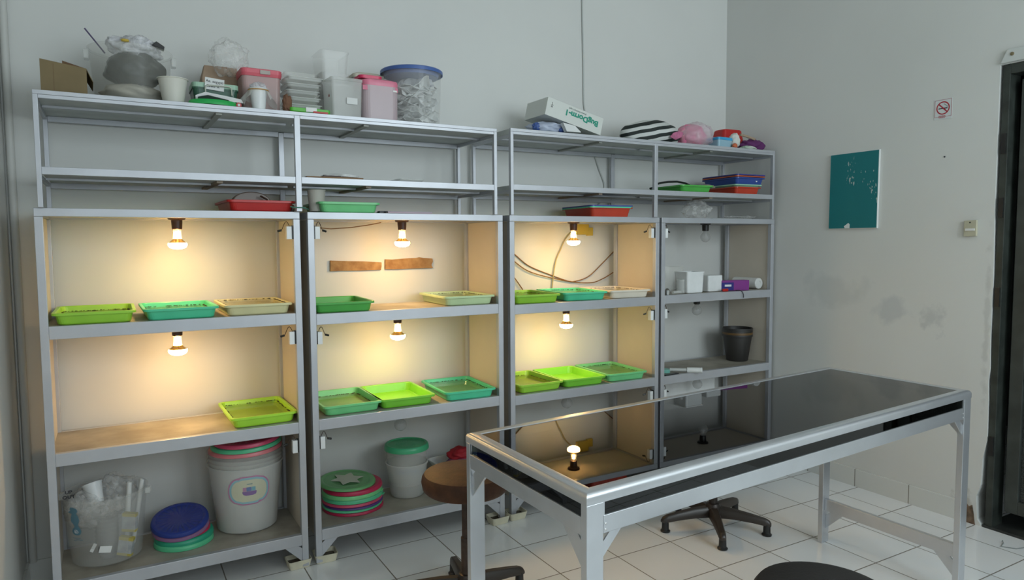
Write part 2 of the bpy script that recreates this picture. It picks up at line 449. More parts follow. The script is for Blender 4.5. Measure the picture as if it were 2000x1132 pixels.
# ------------------------------------------------------------------ lamp-lit cabinets
T1, T0, PW, RH = 1.4918, 1.4625, 0.0263, 0.0464
CD = 0.37   # cabinet depth
CABS = [dict(x0=0.0, x1=0.8989, S=(0.1456, 0.6234, 1.0783)), dict(x0=0.9299, x1=1.8463, S=(0.1493, 0.6236, 1.0696)),
        dict(x0=1.8840, x1=2.8247, S=(0.1475, 0.6128, 1.0594)), dict(x0=2.8412, x1=3.7440, S=(0.1475, 0.6118, 1.0635))]
cab_labels = ['aluminium open shelving cabinet with two glowing lamps, against the left corner',
              'aluminium open shelving cabinet with two wooden strips on the wall behind its lit shelf',
              'aluminium shelving cabinet with two glowing lamps and brown wires seen behind its upper shelf',
              'unlit aluminium open shelving cabinet in the right corner holding black flower pots']
for ci, cb in enumerate(CABS):
    x0, x1 = cb['x0'], cb['x1']
    wd = x1 - x0
    cab = thing('shelving_cabinet', cab_labels[ci], 'cabinet', (x0, 0, 0), 0, 'shelving cabinets in a row along the back wall')
    for xx in (0, wd - PW):
        for yy in (0, CD - PW):
            MB().box((xx, yy, 0.008), (xx + PW, yy + PW, T0 - 0.0005)).build('post', alu, cab, bevel=0.0015)
    # top frame
    MB().box((0, 0, T0), (wd, 0.022, T1)).build('top_rail', alu, cab, bevel=0.0015)
    MB().box((0, CD - 0.022, T0), (wd, CD, T1)).build('top_rail', alu, cab, bevel=0.0015)
    for xx in (0, wd - 0.022):
        MB().box((xx, 0.0225, T0), (xx + 0.022, CD - 0.0225, T1)).build('top_rail', alu, cab)
    MB().box((0.0225, 0.0225, T0 + 0.008), (wd - 0.0225, CD - 0.0225, T1 - 0.004)).build('top_panel', cream_board, cab)
    for li, s in enumerate(cb['S']):
        MB().box((PW, 0.0005, s - RH), (wd - PW, 0.024, s)).build('shelf_rail', alu, cab, bevel=0.0015)
        MB().box((PW, CD - 0.024, s - RH), (wd - PW, CD - 0.0005, s)).build('shelf_rail', alu, cab, bevel=0.0015)
        MB().box((PW * 0.5, 0.0245, s - 0.014), (wd - PW * 0.5, CD - 0.0245, s - 0.001)).build('shelf_board', shelf_board, cab)
        MB().box((wd / 2 - 0.012, 0.0245, s - 0.034), (wd / 2 + 0.012, CD - 0.0245, s - 0.0142)).build('support_bar', brown_bar if li else alu, cab)
    zb = cb['S'][0] - RH
    for xx in (0.0105, wd - 0.0145):
        MB().box((xx, PW + 0.0005, zb + 0.002), (xx + 0.004, CD - PW - 0.0005, T0 - 0.001)).build('side_panel', cream_board, cab)
    # corner braces under the lowest rail
    for sgn, xb in ((1, PW), (-1, wd - PW)):
        pts = [(xb + sgn * 0.0003, zb - 0.012), (xb + sgn * 0.014, zb - 0.0003), (xb + sgn * 0.068, zb - 0.0003), (xb + sgn * 0.0003, zb - 0.068)]
        MB().prism(pts, 'y', 0.003, 0.007).build('corner_brace', alu, cab)
    # small magnetic relay boxes clipped to the inside of the front posts, one per bay
    for li in range(3):
        ztop = ((cb['S'][1] - RH, cb['S'][2] - RH, T0)[li]) - 0.026
        for sgn in (1, -1):
            if ci == 0 and sgn == 1: continue
            if ci == 1 and sgn == -1: continue
            if ci == 2 and sgn == 1: continue
            if ci == 3 and sgn == -1: continue
            xa = PW + 0.0002 if sgn == 1 else wd - PW - 0.0002
            bx = MB().box((min(xa, xa + sgn * 0.005), 0.006, ztop - 0.055), (max(xa, xa + sgn * 0.005), 0.030, ztop)).build('switch_plate', black_p, cab)
            xa += sgn * 0.0052
            MB().box((min(xa, xa + sgn * 0.020), 0.007, ztop - 0.056), (max(xa, xa + sgn * 0.020), 0.030, ztop - 0.004)).build('switch_box', white_b, bx, bevel=0.001)
            wpts = [Vector((xa + sgn * 0.006, 0.018, ztop - 0.004)) + Vector((sgn * t * 0.03, 0.01 * t, 0.020 * math.sin(t * 4))) for t in [i / 8 for i in range(9)]]
            MB().tube(wpts, 0.0014, 6).build('wire', brown_p, bx)
            e = wpts[-1]
            MB().tube([e, e + Vector((sgn * 0.016, 0.003, -0.005))], 0.0045, 8).build('wire_connector', black_p, bx)

# water-filled ant trays under the feet
def foot_tray(cx, cy, label, rz=0.0):
    t = MB().loft([(0.0, 0.041, 0.033, 0.009), (0.036, 0.049, 0.041, 0.011), (0.036, 0.0465, 0.0385, 0.010), (0.006, 0.039, 0.031, 0.008)]).build('foot_tray', cream_p, None, (cx, cy, 0.001), rot=(0, 0, rz))
    MB().loft([(0.0065, 0.0385, 0.0305, 0.008), (0.018, 0.041, 0.033, 0.008)]).build('dirty_water', mat('dirty_water', (0.05, 0.03, 0.015), rough=0.1), t)
    tag(t, label, 'tray', 'cream trays standing under the cabinet feet')
foot_tray(0.862, 0.036, 'cream plastic tray under the right foot of the leftmost cabinet', 0.05)
foot_tray(0.976, 0.036, 'cream plastic tray under the left foot of the second cabinet from the left', -0.06)
foot_tray(1.810, 0.008, 'cream plastic tray under the right foot of the second cabinet from the left', 0.04)
foot_tray(1.913, 0.014, 'cream plastic tray under the left foot of the third cabinet from the left', 0.0)

# reflector lamps (lit) and globe lamps (unlit)
def lamp(x, y, ztop, lit, label, drop=0.0):
    t = thing('lamp', label, 'lamp', (x, y, ztop), 0, 'lit reflector bulbs' if lit else 'unlit globe bulbs')
    hold = MB().lathe([(0.0, 0), (0.033, 0), (0.033, -0.006), (0.030, -0.010), (0.021, -0.012), (0.019, -0.046), (0.017, -0.048), (0.0, -0.048)], n=24)
    hold.build('lamp_holder', brown_p if lit else black_p, t)
    if lit:
        MB().lathe([(0.0145, -0.0485), (0.0145, -0.056), (0.0155, -0.075), (0.0165, -0.086)], n=24, cap=False).build('bulb_neck', glass_clear, t)
        MB().tube([(0.006 * math.cos(a), 0.006 * math.sin(a), -0.056 - 0.028 * i / 20) for i, a in enumerate([q * 1.2 for q in range(21)])], 0.0026, 6).build('filament', fil_hot, t)
        MB().lathe([(0.0166, -0.0862), (0.024, -0.094), (0.034, -0.1015)], n=28, cap=False).build('reflector', gold, t)
        fc_ = MB().lathe([(0.0342, -0.1018), (0.036, -0.107), (0.0350, -0.113), (0.0325, -0.1165)], n=28, cap=False).build('bulb_rim', bulb_warm, t)
        MB().lathe([(0.0325, -0.1166), (0.027, -0.1215), (0.016, -0.1256), (0.0, -0.127)], n=28, cap=False).build('bulb_face', bulb_hot, t)
    else:
        prof = [(0.012, -0.0485), (0.014, -0.056)]
        for i in range(1, 12):
            a = PI * i / 12 * 0.86 + 0.45
            prof.append((0.030 * math.sin(a), -0.0855 + 0.030 * math.cos(a)))
        prof.append((0, -0.1157))
        MB().lathe(prof, n=28, cap=False).build('bulb', glass_clear, t)
        MB().tube([(-0.006, 0, -0.075), (-0.003, 0, -0.08), (0.003, 0, -0.08), (0.006, 0, -0.075), (0.002, 0, -0.06)], 0.001, 5).build('filament', mat('bright_wire', (0.8, 0.8, 0.8), metal=0.9, rough=0.2), t)
    return t
cabn = ['leftmost', 'second', 'third', 'rightmost']
tops = [T0 + 0.008, None, None]
for ci, (xs, lits) in enumerate([((0.458, 0.444, None), (1, 1, 0)), ((1.408, 1.378, 1.383), (1, 1, 0)), ((2.380, 2.332, 2.335), (1, 1, 0)), ((3.349, 3.285, 3.297), (0, 0, 0))]):
    S = CABS[ci]['S']
    for li, x in enumerate(xs):
        if x is None: continue
        zt = (T0 + 0.0078, S[2] - 0.0142, S[1] - 0.0142)[li]
        where = ('under the top panel', 'under the upper shelf', 'under the middle shelf')[li]
        if li: # beside the support bar the holder hangs from its underside
            zt = S[3 - li] - 0.0342
        lamp(x, 0.18, zt, lits[li], ('glowing reflector bulb in a brown holder ' if lits[li] else 'unlit clear globe bulb in a black holder ') + where + ' of the ' + cabn[ci] + ' cabinet')

# ------------------------------------------------------------------ racks on top of the cabinets
RY = -0.0232
RD = 0.392
def rack(x0, x1, xm, top, mid, label, bars, bars2, pw=0.0155):
    t = thing('display_rack', label, 'rack', (0, 0, 0), 0, 'aluminium racks standing on the cabinets')
    w2 = 0.0225
    for x, ww in ((x0, pw), (xm - w2 / 2, w2), (x1 - pw, pw)):
        for y0 in (RY, RD - 0.02):
            xx_ = x + (0.018 if (y0 > 0 and ww == w2) else 0)
            MB().box((xx_, y0, T1 + 0.0006), (xx_ + ww, y0 + 0.02, top - (0.0146 if y0 < 0 else 0.0285))).build('post', alu, t, bevel=0.001)
    def deck(zt, thick, over, xbars, barm):
        if over:
            MB().box((x0, RY, zt - 0.0145), (x1, RY + 0.016, zt)).build('front_edge', alu, t, bevel=0.001)
        for a, b_ in ((x0 + pw, xm - w2 / 2), (xm + w2 / 2, x1 - pw)):
            a += 0.0003; b_ -= 0.0003
            MB().box((a, RY + 0.001, zt - thick), (b_, RY + 0.016, zt - (0.0148 if over else 0))).build('front_rail', alu, t, bevel=0.001)
        ym = RY + 0.16
        for a, b_ in ((x0 + pw, xm - w2 / 2), (xm + w2 / 2, x1 - pw)):
            MB().box((a + 0.001, ym - 0.009, zt - 0.0335), (b_ - 0.001, ym + 0.009, zt - 0.0258)).build('centre_bar', alu, t)
        for a, b_ in ((x0 + pw, xm + 0.018 - w2 / 2), (xm + 0.018 + w2 / 2, x1 - pw)):
            MB().box((a + 0.0003, RD - 0.018, zt - 0.047), (b_ - 0.0003, RD - 0.002, zt - 0.0258)).build('rear_rail', alu, t, bevel=0.001)
        for x in (x0, x1 - pw):
            MB().box((x + 0.002, RY + 0.0202, zt - 0.040), (x + pw - 0.002, RD - 0.0202, zt - 0.0258)).build('side_rail', alu, t)
        o_ = (0 if over else pw + 0.001)
        MB().box((x0 + 0.001 + o_, RY + 0.0165, zt - 0.0255), (x1 - 0.001 - o_, RD - (0 if over else 0.021), zt - 0.002)).build('shelf_board', rack_board, t)
        for xa, xb in xbars:
            MB().prism([(xa - 0.011, RY + 0.0175), (xa + 0.011, RY + 0.0175), (xb + 0.011, RD - 0.0185), (xb - 0.011, RD - 0.0185)], 'z', zt - 0.0345, zt - 0.0258).build('cross_bar', barm, t)
    deck(top, 0.0275, True, bars, mat('grey_bar', (0.3, 0.31, 0.28), rough=0.5, metal=0.3))
    deck(mid, 0.0262, False, bars2, brown_bar)
    return t
R1T, R1M, R2T, R2M = 1.8897, 1.631, 1.8992, 1.6367
rack(0.0156, 1.8056, 0.8938, R1T, R1M, 'wide aluminium rack on the two left cabinets, stacked with tubs and bags on top', [(0.605, 0.597), (1.185, 1.187)], [(0.60, 0.585), (1.19, 1.18)])
rack(1.8791, 3.7091, 2.7783, R2T, R2M, 'wide aluminium rack on the two right cabinets, with a white box and bags on top', [(2.42, 2.42), (3.2, 3.2)], [(2.42, 2.42), (3.2, 3.2)])

# ------------------------------------------------------------------ catering trays
def tray_body(mb, hx=0.1325, hy=0.175, h=0.043, r=0.022):
    return mb.loft([(0.0, hx - 0.0195, hy - 0.0195, r), (0.004, hx - 0.0165, hy - 0.0165, r), (h - 0.007, hx - 0.010, hy - 0.010, r), (h - 0.007, hx - 0.001, hy - 0.001, r),
                    (h - 0.009, hx, hy, r), (h - 0.001, hx, hy, r), (h, hx - 0.001, hy - 0.001, r), (h, hx - 0.0105, hy - 0.0105, r),
                    (h - 0.003, hx - 0.012, hy - 0.012, r), (0.005, hx - 0.019, hy - 0.019, r), (0.003, hx - 0.023, hy - 0.023, r)], n=6)
lime = plastic('lime_plastic', (0.33, 0.66, 0.05)); mint = plastic('mint_plastic', (0.10, 0.60, 0.27)); grn = plastic('green_plastic', (0.08, 0.42, 0.07))
creamt = plastic('cream_tray_plastic', (0.72, 0.68, 0.38)); palet = plastic('pale_green_plastic', (0.58, 0.74, 0.42)); whitet = plastic('off_white_plastic', (0.78, 0.72, 0.60))
redt = plastic('red_plastic', (0.50, 0.015, 0.012)); orange_r = plastic('orange_red_plastic', (0.52, 0.05, 0.02)); bluet = plastic('blue_plastic', (0.03, 0.07, 0.30)); mint2 = plastic('spring_green_plastic', (0.18, 0.62, 0.25)); dgrn = plastic('dark_green_plastic', (0.03, 0.22, 0.05)); tealp = plastic('teal_plastic', (0.04, 0.45, 0.36)); limeg = plastic('yellow_green_plastic', (0.30, 0.62, 0.04)); liment = plastic('bright_lime_plastic', (0.42, 0.78, 0.05)); limed = plastic('fresh_green_plastic', (0.20, 0.60, 0.04)); aqua = plastic('aqua_plastic', (0.08, 0.60, 0.33))
water = clear('pond_water', (0.30, 0.26, 0.05), 0.20, 0.04)
debris = mat('floating_debris', (0.03, 0.02, 0.01), rough=0.8)
def tray(x, y, z, rz, m, label, wet=0.0, group='catering trays on the lit shelves', hx=0.1325, hy=0.175, h=0.043, tl=0.0):
    t = tray_body(MB(), hx, hy, h).build('tray', m, None, (x, y, z + 0.0006), rot=(tl, 0, rz))
    tag(t, label, 'tray', group)
    if wet:
        k = 0.019 - 0.010 * (wet / h)
        wt = MB().loft([(0.004, hx - 0.0215, hy - 0.0215, 0.02), (wet, hx - k - 0.0015, hy - k - 0.0015, 0.02)]).build('water', water, t)
        db = MB()
        rnd = random.Random(int(x * 1000))
        for side in range(4):
            for i in range(46):
                if rnd.random() < (0.15, 0.0, 0.7, 0.3)[side]: continue
                q = rnd.uniform(-1, 1)
                ex, ey = hx - k - 0.005, hy - k - 0.005
                if side == 0: cx_, cy_ = q * ex, ey - rnd.random() * 0.004
                elif side == 1: cx_, cy_ = ex - rnd.random() * 0.004, q * ey
                elif side == 2: cx_, cy_ = q * ex, -ey + rnd.random() * 0.004
                else: cx_, cy_ = -ex + rnd.random() * 0.004, q * ey
                if abs(cx_) > ex - 0.008 and abs(cy_) > ey - 0.008: continue
                s_ = rnd.uniform(0.0016, 0.0042)
                db.lathe([(s_, 0), (s_ * 0.8, s_ * 0.4), (0, s_ * 0.6)], (cx_, cy_, wet + 0.0002), 6)
        o = db.build('debris', debris, t); o['kind'] = 'stuff'
    return t
S3a, S3b, S3c, S3d = 1.0783, 1.0696, 1.0594, 1.0635
S2a, S2b, S2c, S2d = 0.6234, 0.6236, 0.6128, 0.6118
S1a, S1b = 0.1456, 0.1493
tray(0.166, 0.187, S3a, 0.0, lime, 'lime green tray at the left end of the leftmost cabinet upper shelf', 0.022)
tray(0.450, 0.183, S3a, 0.02, aqua, 'mint green tray between the lime and the cream tray in the leftmost cabinet', 0.026)
tray(0.735, 0.190, S3a, 0.0, creamt, 'cream tray at the right end of the leftmost cabinet upper shelf', 0.038)
tray(0.742, 0.195, S2a, 0.02, liment, 'single lime green tray on the middle shelf of the leftmost cabinet', 0.028)
tray(1.092, 0.188, S3b, -0.06, grn, 'dark green tray at the left of the upper shelf with the wooden strips behind', 0.012)
tray(1.688, 0.193, S3b, -0.03, palet, 'pale yellowish green tray at the right of the upper shelf with the wooden strips behind', 0.034)
tray(1.115, 0.200, S2b, 0.0, mint2, 'green tray with a small white sticker, leftmost of three on the second cabinet middle shelf', 0.018)
tray(1.372, 0.196, S2b, -0.03, limed, 'yellow-green dry tray, middle of three on the second cabinet middle shelf')
tray(1.684, 0.180, S2b, -0.05, aqua, 'mint tray with a dark waterline, rightmost of three on the second cabinet middle shelf', 0.028)
tray(2.068, 0.190, S3c, -0.08, limeg, 'lime green tray behind the post, leftmost on the third cabinet upper shelf', 0.03)
tray(2.372, 0.193, S3c, -0.12, aqua, 'mint green tray in the middle of the third cabinet upper shelf', 0.034)
tray(2.657, 0.186, S3c, -0.08, whitet, 'off-white tray at the right of the third cabinet upper shelf', 0.034)
tray(2.078, 0.190, S2c, 0.0, lime, 'lime tray with water, leftmost of three on the third cabinet middle shelf', 0.022)
tray(2.350, 0.187, S2c, -0.04, limed, 'bright green dry tray, middle of three on the third cabinet middle shelf')
tray(2.632, 0.185, S2c, -0.06, mint2, 'green tray with dark waterline, rightmost of three on the third cabinet middle shelf', 0.03)

# ------------------------------------------------------------------ glass-topped table
tbl = thing('display_table', 'long aluminium table with a smoked glass top in the foreground', 'table', (1.1314, -1.6629, 0), R(4.2761))
TL, TW, TH, SK = 1.8831, 0.6003, 0.7965, 0.0621
def shear(x, y, z): return (x + SK * y, y, z)
def smoked(name, tint, refl=0.0):
    m = bpy.data.materials.new(name); m.use_nodes = True
    nt = m.node_tree; N, L = nt.nodes, nt.links
    N.remove(N['Principled BSDF'])
    tr = N.new('ShaderNodeBsdfTransparent'); tr.inputs['Color'].default_value = (*tint, 1)
    gl = N.new('ShaderNodeBsdfGlossy'); gl.inputs['Roughness'].default_value = 0.012; gl.inputs['Color'].default_value = (0.95, 0.95, 0.95, 1)
    fr = N.new('ShaderNodeFresnel'); fr.inputs['IOR'].default_value = 1.5
    mx = N.new('ShaderNodeMixShader')
    L.new(fr.outputs[0], mx.inputs['Fac']); L.new(tr.outputs[0], mx.inputs[1]); L.new(gl.outputs[0], mx.inputs[2])
    L.new(mx.outputs[0], N['Material Output'].inputs['Surface'])
    return m
smoke = smoked('smoked_glass', (0.33, 0.345, 0.32))
smoke_side = smoked('smoked_side_glass', (0.30, 0.34, 0.31))
LX, LY = 0.0524, 0.0245
prof = [(0.0, 0.769), (0.0, 0.785), (0.0015, 0.790), (0.005, 0.7945), (0.010, 0.7965), (0.033, 0.7965), (0.035, 0.7945), (0.035, 0.769)]
cs = [(0, 0, 1, 1), (TL, 0, -1, 1), (TL, TW, -1, -1), (0, TW, 1, -1)]
for k in range(4):
    A, B = cs[k], cs[(k + 1) % 4]
    m = MB(); vs = []
    for c_ in (A, B):
        for d, z in prof: vs.append((c_[0] + c_[2] * d, c_[1] + c_[3] * d, z))
    n = len(prof)
    fs = [(i, (i + 1) % n, n + (i + 1) % n, n + i) for i in range(n)] + [tuple(range(n)), tuple(range(n, 2 * n))[::-1]]
    m.add(vs, fs, True)
    m.map(shear).build('top_rail', alu_t, tbl)
MB().box((0.0352, 0.0352, 0.789), (TL - 0.0352, TW - 0.0352, 0.7945)).map(shear).build('glass_top', smoke, tbl)
for lx_ in (0, TL - LX):
    for ly_ in (0, TW - LY):
        MB().box((lx_ + 0.001, ly_ + 0.001, 0.001), (lx_ + LX - 0.001, ly_ + LY - 0.001, 0.7688)).map(shear).build('leg', alu_t, tbl, bevel=0.0012)
AZ0, AZ1 = 0.694, 0.7365
for y0 in (0.001, TW - 0.025):
    MB().box((LX, y0 + 0.001, AZ0), (TL - LX, y0 + 0.023, AZ1)).map(shear).build('apron', alu_t, tbl, bevel=0.001)
for x0 in (0.001, TL - 0.024):
    MB().box((x0 + 0.001, LY, AZ0), (x0 + 0.022, TW - LY, AZ1)).map(shear).build('apron', alu_t, tbl, bevel=0.001)
for y0 in (0.006, TW - 0.010):
    MB().box((LX + 0.0045, y0, AZ1 + 0.0005), (TL - LX - 0.0045, y0 + 0.004, 0.7685)).map(shear).build('side_glass', smoke_side, tbl)
for x0 in (0.006, TL - 0.010):
    MB().box((x0, LY + 0.0045, AZ1 + 0.0005), (x0 + 0.004, TW - LY - 0.0045, 0.7685)).map(shear).build('side_glass', smoke_side, tbl)
for lx_ in (LX, TL - LX - 0.004):
    for y0 in (0.003, TW - 0.02): MB().box((lx_, y0, AZ1 + 0.0003), (lx_ + 0.004, y0 + 0.016, 0.7686)).map(shear).build('glass_clip', alu_t, tbl)
def gus(c, sgn, axis, a, b, z0, s=0.06, dn=-1, lab=None):
    pts = [(c + sgn * 0.0003, z0 + dn * 0.024), (c + sgn * 0.024, z0 + dn * 0.0004), (c + sgn * s, z0 + dn * 0.0004), (c + sgn * 0.0003, z0 + dn * s)]
    MB().prism(pts, axis, a, b).map(shear).build('corner_brace', alu_t, tbl)
for yy in (0.006, TW - 0.010):
    gus(LX - 0.001, 1, 'y', yy, yy + 0.004, AZ0); gus(TL - LX + 0.001, -1, 'y', yy, yy + 0.004, AZ0)
for xx in (0.008, TL - 0.012):
    gus(LY - 0.001, 1, 'x', xx, xx + 0.004, AZ0, 0.085); gus(TW - LY + 0.001, -1, 'x', xx, xx + 0.004, AZ0, 0.085)
for x0 in (0.014, TL - 0.036):
    MB().box((x0, LY - 0.0005, 0.150), (x0 + 0.022, TW - LY + 0.0005, 0.2015)).map(shear).build('stretcher', alu_t, tbl, bevel=0.001)
    gus(LY - 0.001, 1, 'x', x0 + 0.009, x0 + 0.013, 0.150, 0.085); gus(TW - LY + 0.001, -1, 'x', x0 + 0.009, x0 + 0.013, 0.150, 0.085)
sm = MB()
for z in (0.702, 0.716):
    for x_ in (LX + 0.006, TL - LX - 0.006):
        sm.add(*[(lambda q: (q.v, q.f))(MB().lathe([(0.0028, 0), (0.0028, 0.001), (0.001, 0.002)], n=10).xf(Matrix.Translation((x_, 0.0019, z)) @ Matrix.Rotation(PI / 2, 4, 'X')))][0])
sm.map(shear).build('rivets', mat('bright_rivet', (0.8, 0.8, 0.8), metal=1, rough=0.2), tbl)

# ------------------------------------------------------------------ swivel stools
def stool(x, y, h, r, rz, m, label, lean=0.0):
    t = thing('stool', label, 'stool', (x, y, 0), rz)
    th = 0.075
    MB().lathe([(0, h - th), (r * 0.90, h - th), (r * 0.97, h - th + 0.012), (r, h - th * 0.5), (r * 0.985, h - 0.022), (r * 0.93, h - 0.009), (r * 0.8, h - 0.003), (0, h)], n=48, cap=False).build('seat', m, t)
    MB().lathe([(r * 0.5, h - th - 0.012), (r * 0.5, h - th - 0.0004)], n=24).build('seat_plate', dark_metal, t)
    MB().lathe([(0.021, 0.09), (0.021, h * 0.5), (0.017, h * 0.5 + 0.002), (0.017, h - th - 0.0125)], n=20).build('pole', rust if m is brown_seat else dark_metal, t)
    MB().lathe([(0.036, 0.055), (0.038, 0.10), (0.030, 0.118), (0.0215, 0.12)], n=24).build('hub', dark_metal, t)
    for k in range(5):
        a = 2 * PI * k / 5
        M = Matrix.Rotation(a, 4, 'Z')
        vs = []
        sec = [(0.032, 0.056, 0.104, 0.024), (0.10, 0.058, 0.100, 0.021), (0.18, 0.054, 0.088, 0.018), (0.235, 0.048, 0.078, 0.016), (0.254, 0.046, 0.070, 0.014), (0.262, 0.046, 0.058, 0.011)]
        mb = MB(); fs = []
        for i, (d, z0, z1, w_) in enumerate(sec):
            vs += [(d, -w_, z0), (d, w_, z0), (d, w_ * 0.9, z0 + (z1 - z0) * 0.75), (d, w_ * 0.55, z1), (d, -w_ * 0.55, z1), (d, -w_ * 0.9, z0 + (z1 - z0) * 0.75)]
        for i in range(len(sec) - 1):
            for j in range(6):
                q = (j + 1) % 6
                fs.append((i * 6 + j, i * 6 + q, i * 6 + 6 + q, i * 6 + 6 + j))
        fs += [tuple(range(6)), tuple(range((len(sec) - 1) * 6, len(sec) * 6))[::-1]]
        leg = mb.add(vs, fs, True).xf(M).build('leg', stool_leg, t)
        g = MB().lathe([(0.022, 0.0006), (0.023, 0.006), (0.017, 0.012), (0.0155, 0.052), (0.0145, 0.054)], (0.243, 0, 0), 20).xf(M)
        g.build('glide', black_p, leg)
    return t
brown_seat = mat('brown_vinyl', (0.075, 0.030, 0.014), rough=0.55, var=0.3, vscale=25, bump=0.5, bscale=90, spec=0.3)
black_seat = mat('black_vinyl', (0.022, 0.019, 0.018), rough=0.55, bump=0.3, bscale=120)
stool_leg = plastic('brown_black_plastic', (0.035, 0.026, 0.02), rough=0.35)
stool(1.345, -0.602, 0.515, 0.166, R(-67), brown_seat, 'swivel stool with a round brown vinyl seat behind the left end of the table')
stool(2.668, -0.565, 0.47, 0.165, R(162), black_seat, 'swivel stool behind the middle of the table with its five-legged base showing below')
stool(1.738, -1.832, 0.50, 0.172, R(20), black_seat, 'swivel stool with a round black seat in front of the table, at the bottom edge')

# ------------------------------------------------------------------ more builders
def crumple(name, c, size, seed, m, amp=0.35, label=None, cat=None, group=None, freq=2.4, zmin=None, parent=None, sub=4, flat=0.0):
    import bmesh
    bm = bmesh.new()
    bmesh.ops.create_icosphere(bm, subdivisions=sub, radius=1.0)
    off = Vector((seed * 13.7, seed * 5.1, seed * 9.3))
    for v in bm.verts:
        d = v.co.normalized()
        n1 = noise.noise(d * freq + off)
        n2 = 1 - abs(noise.noise(d * freq * 2.1 + off * 2)) * 2
        n3 = 1 - abs(noise.noise(d * freq * 5 + off * 3)) * 2
        rr = 1 + amp * (n1 * 0.9 + n2 * 0.35 + n3 * 0.16 - 0.3)
        p = d * rr
        q = Vector((p.x * size[0], p.y * size[1], p.z * size[2]))
        if zmin is not None and q.z < zmin: q.z = zmin + (q.z - zmin) * 0.02
        v.co = q
    me = bpy.data.meshes.new(name)
    bm.to_mesh(me); bm.free()
    me.materials.append(m)
    me.polygons.foreach_set('use_smooth', [True] * len(me.polygons))
    o = bpy.data.objects.new(name, me); C.objects.link(o)
    o.location = c
    if parent: o.parent = parent
    elif label: tag(o, label, cat, group)
    return o
def tub(mb, z0, z1, bx, by, tx, ty, r, wall=0.0015, rim=0.003):
    h = z1 - z0
    return mb.loft([(z0, bx * 0.94, by * 0.94, r), (z0 + 0.004, bx, by, r), (z1 - rim * 2, tx, ty, r), (z1 - rim * 2, tx + rim, ty + rim, r), (z1, tx + rim, ty + rim, r), (z1, tx - wall, ty - wall, r), (z0 + 0.006, bx - wall, by - wall, r), (z0 + wall, bx * 0.92, by * 0.92, r)])
def round_tub(mb, z0, z1, rb, rtop, ribs=(), wall=0.0015, n=40):
    p = [(0, z0), (rb * 0.95, z0), (rb, z0 + 0.005)]
    for zz in sorted(ribs):
        t = (zz - z0) / (z1 - z0); q = rb + (rtop - rb) * t
        p += [(q, zz - 0.004), (q + 0.003, zz - 0.003), (q + 0.003, zz + 0.003), (q, zz + 0.004)]
    p += [(rtop, z1 - 0.008), (rtop + 0.004, z1 - 0.008), (rtop + 0.005, z1 - 0.002), (rtop + 0.003, z1), (rtop - wall, z1 - 0.001), (rb - wall, z0 + 0.006), (rb * 0.93, z0 + 0.003), (0, z0 + 0.003)]
    return mb.lathe(p, n=n, cap=False)
def lid(name, c, r, h, m, label, group=None, ridges=0, tilt=(0, 0, 0), cat='lid', parent=None, dish=0.004):
    mb = MB()
    n = 72 if ridges else 40
    mb.lathe([(0, h - dish), (r * 0.80, h - dish), (r * 0.84, h), (r * 0.93, h), (r * 0.97, h * 0.85), (r, h * 0.35), (r, 0), (r - 0.002, 0), (r * 0.95, h * 0.6), (r * 0.84, h - 0.003), (0, h - dish - 0.002)], n=n, cap=False)
    if ridges:
        vs = []
        for (x, y, z) in mb.v:
            q = math.hypot(x, y); a = math.atan2(y, x)
            if r * 0.3 < q < r * 0.82 and z > h - dish - 0.001: z += 0.0016 * math.sin(a * 24)
            vs.append((x, y, z))
        mb.v = vs
    o = mb.build(name, m, parent, c, rot=tilt)
    if ridges:
        rb = MB()
        for k in range(24):
            a = 2 * PI * k / 24
            rb.tube([(r * 0.42 * math.cos(a), r * 0.42 * math.sin(a), h - dish), (r * 0.74 * math.cos(a + 0.12), r * 0.74 * math.sin(a + 0.12), h - dish)], 0.0014, 5)
        rb.build('ridges', m, o)
    if not parent: tag(o, label, cat, group)
    return o
def rows(mb, rws, surf):
    """a flat mark laid on a curved surface: rows of (height, s0, s1)"""
    vs = []; fs = []
    n = 6
    for k, (z, a, b_) in enumerate(rws):
        for i in range(n + 1):
            vs.append(surf(a + (b_ - a) * i / n, z))
    for k in range(len(rws) - 1):
        for i in range(n):
            q = k * (n + 1) + i
            fs.append((q, q + 1, q + n + 2, q + n + 1))
    return mb.add(vs, fs, True)
def text(body, size, m, parent, M, name='lettering', ext=0.0004, sx=1.0, align='CENTER', bold=0.0):
    cu = bpy.data.curves.new(name, 'FONT')
    cu.body = body; cu.size = size; cu.extrude = ext; cu.align_x = align; cu.align_y = 'CENTER'
    cu.resolution_u = 3; cu.offset = bold
    tmp = bpy.data.objects.new('tmp', cu)
    me = bpy.data.meshes.new_from_object(tmp)
    bpy.data.objects.remove(tmp)
    me.materials.clear(); me.materials.append(m)
    o = bpy.data.objects.new(name, me); C.objects.link(o)
    o.parent = parent
    o.matrix_local = M @ Matrix.Diagonal((sx, 1, 1, 1))
    return o
ink = mat('black_ink', (0.02, 0.02, 0.025), rough=0.6)
greentxt = mat('green_ink', (0.01, 0.30, 0.20), rough=0.5)
bluetxt = mat('blue_print', (0.12, 0.26, 0.34), rough=0.5, var=0.1)
XM = lambda x, y, z: Matrix.Translation((x, y, z))
RX = lambda a: Matrix.Rotation(R(a), 4, 'X')
RZ = lambda a: Matrix.Rotation(R(a), 4, 'Z')
RYm = lambda a: Matrix.Rotation(R(a), 4, 'Y')

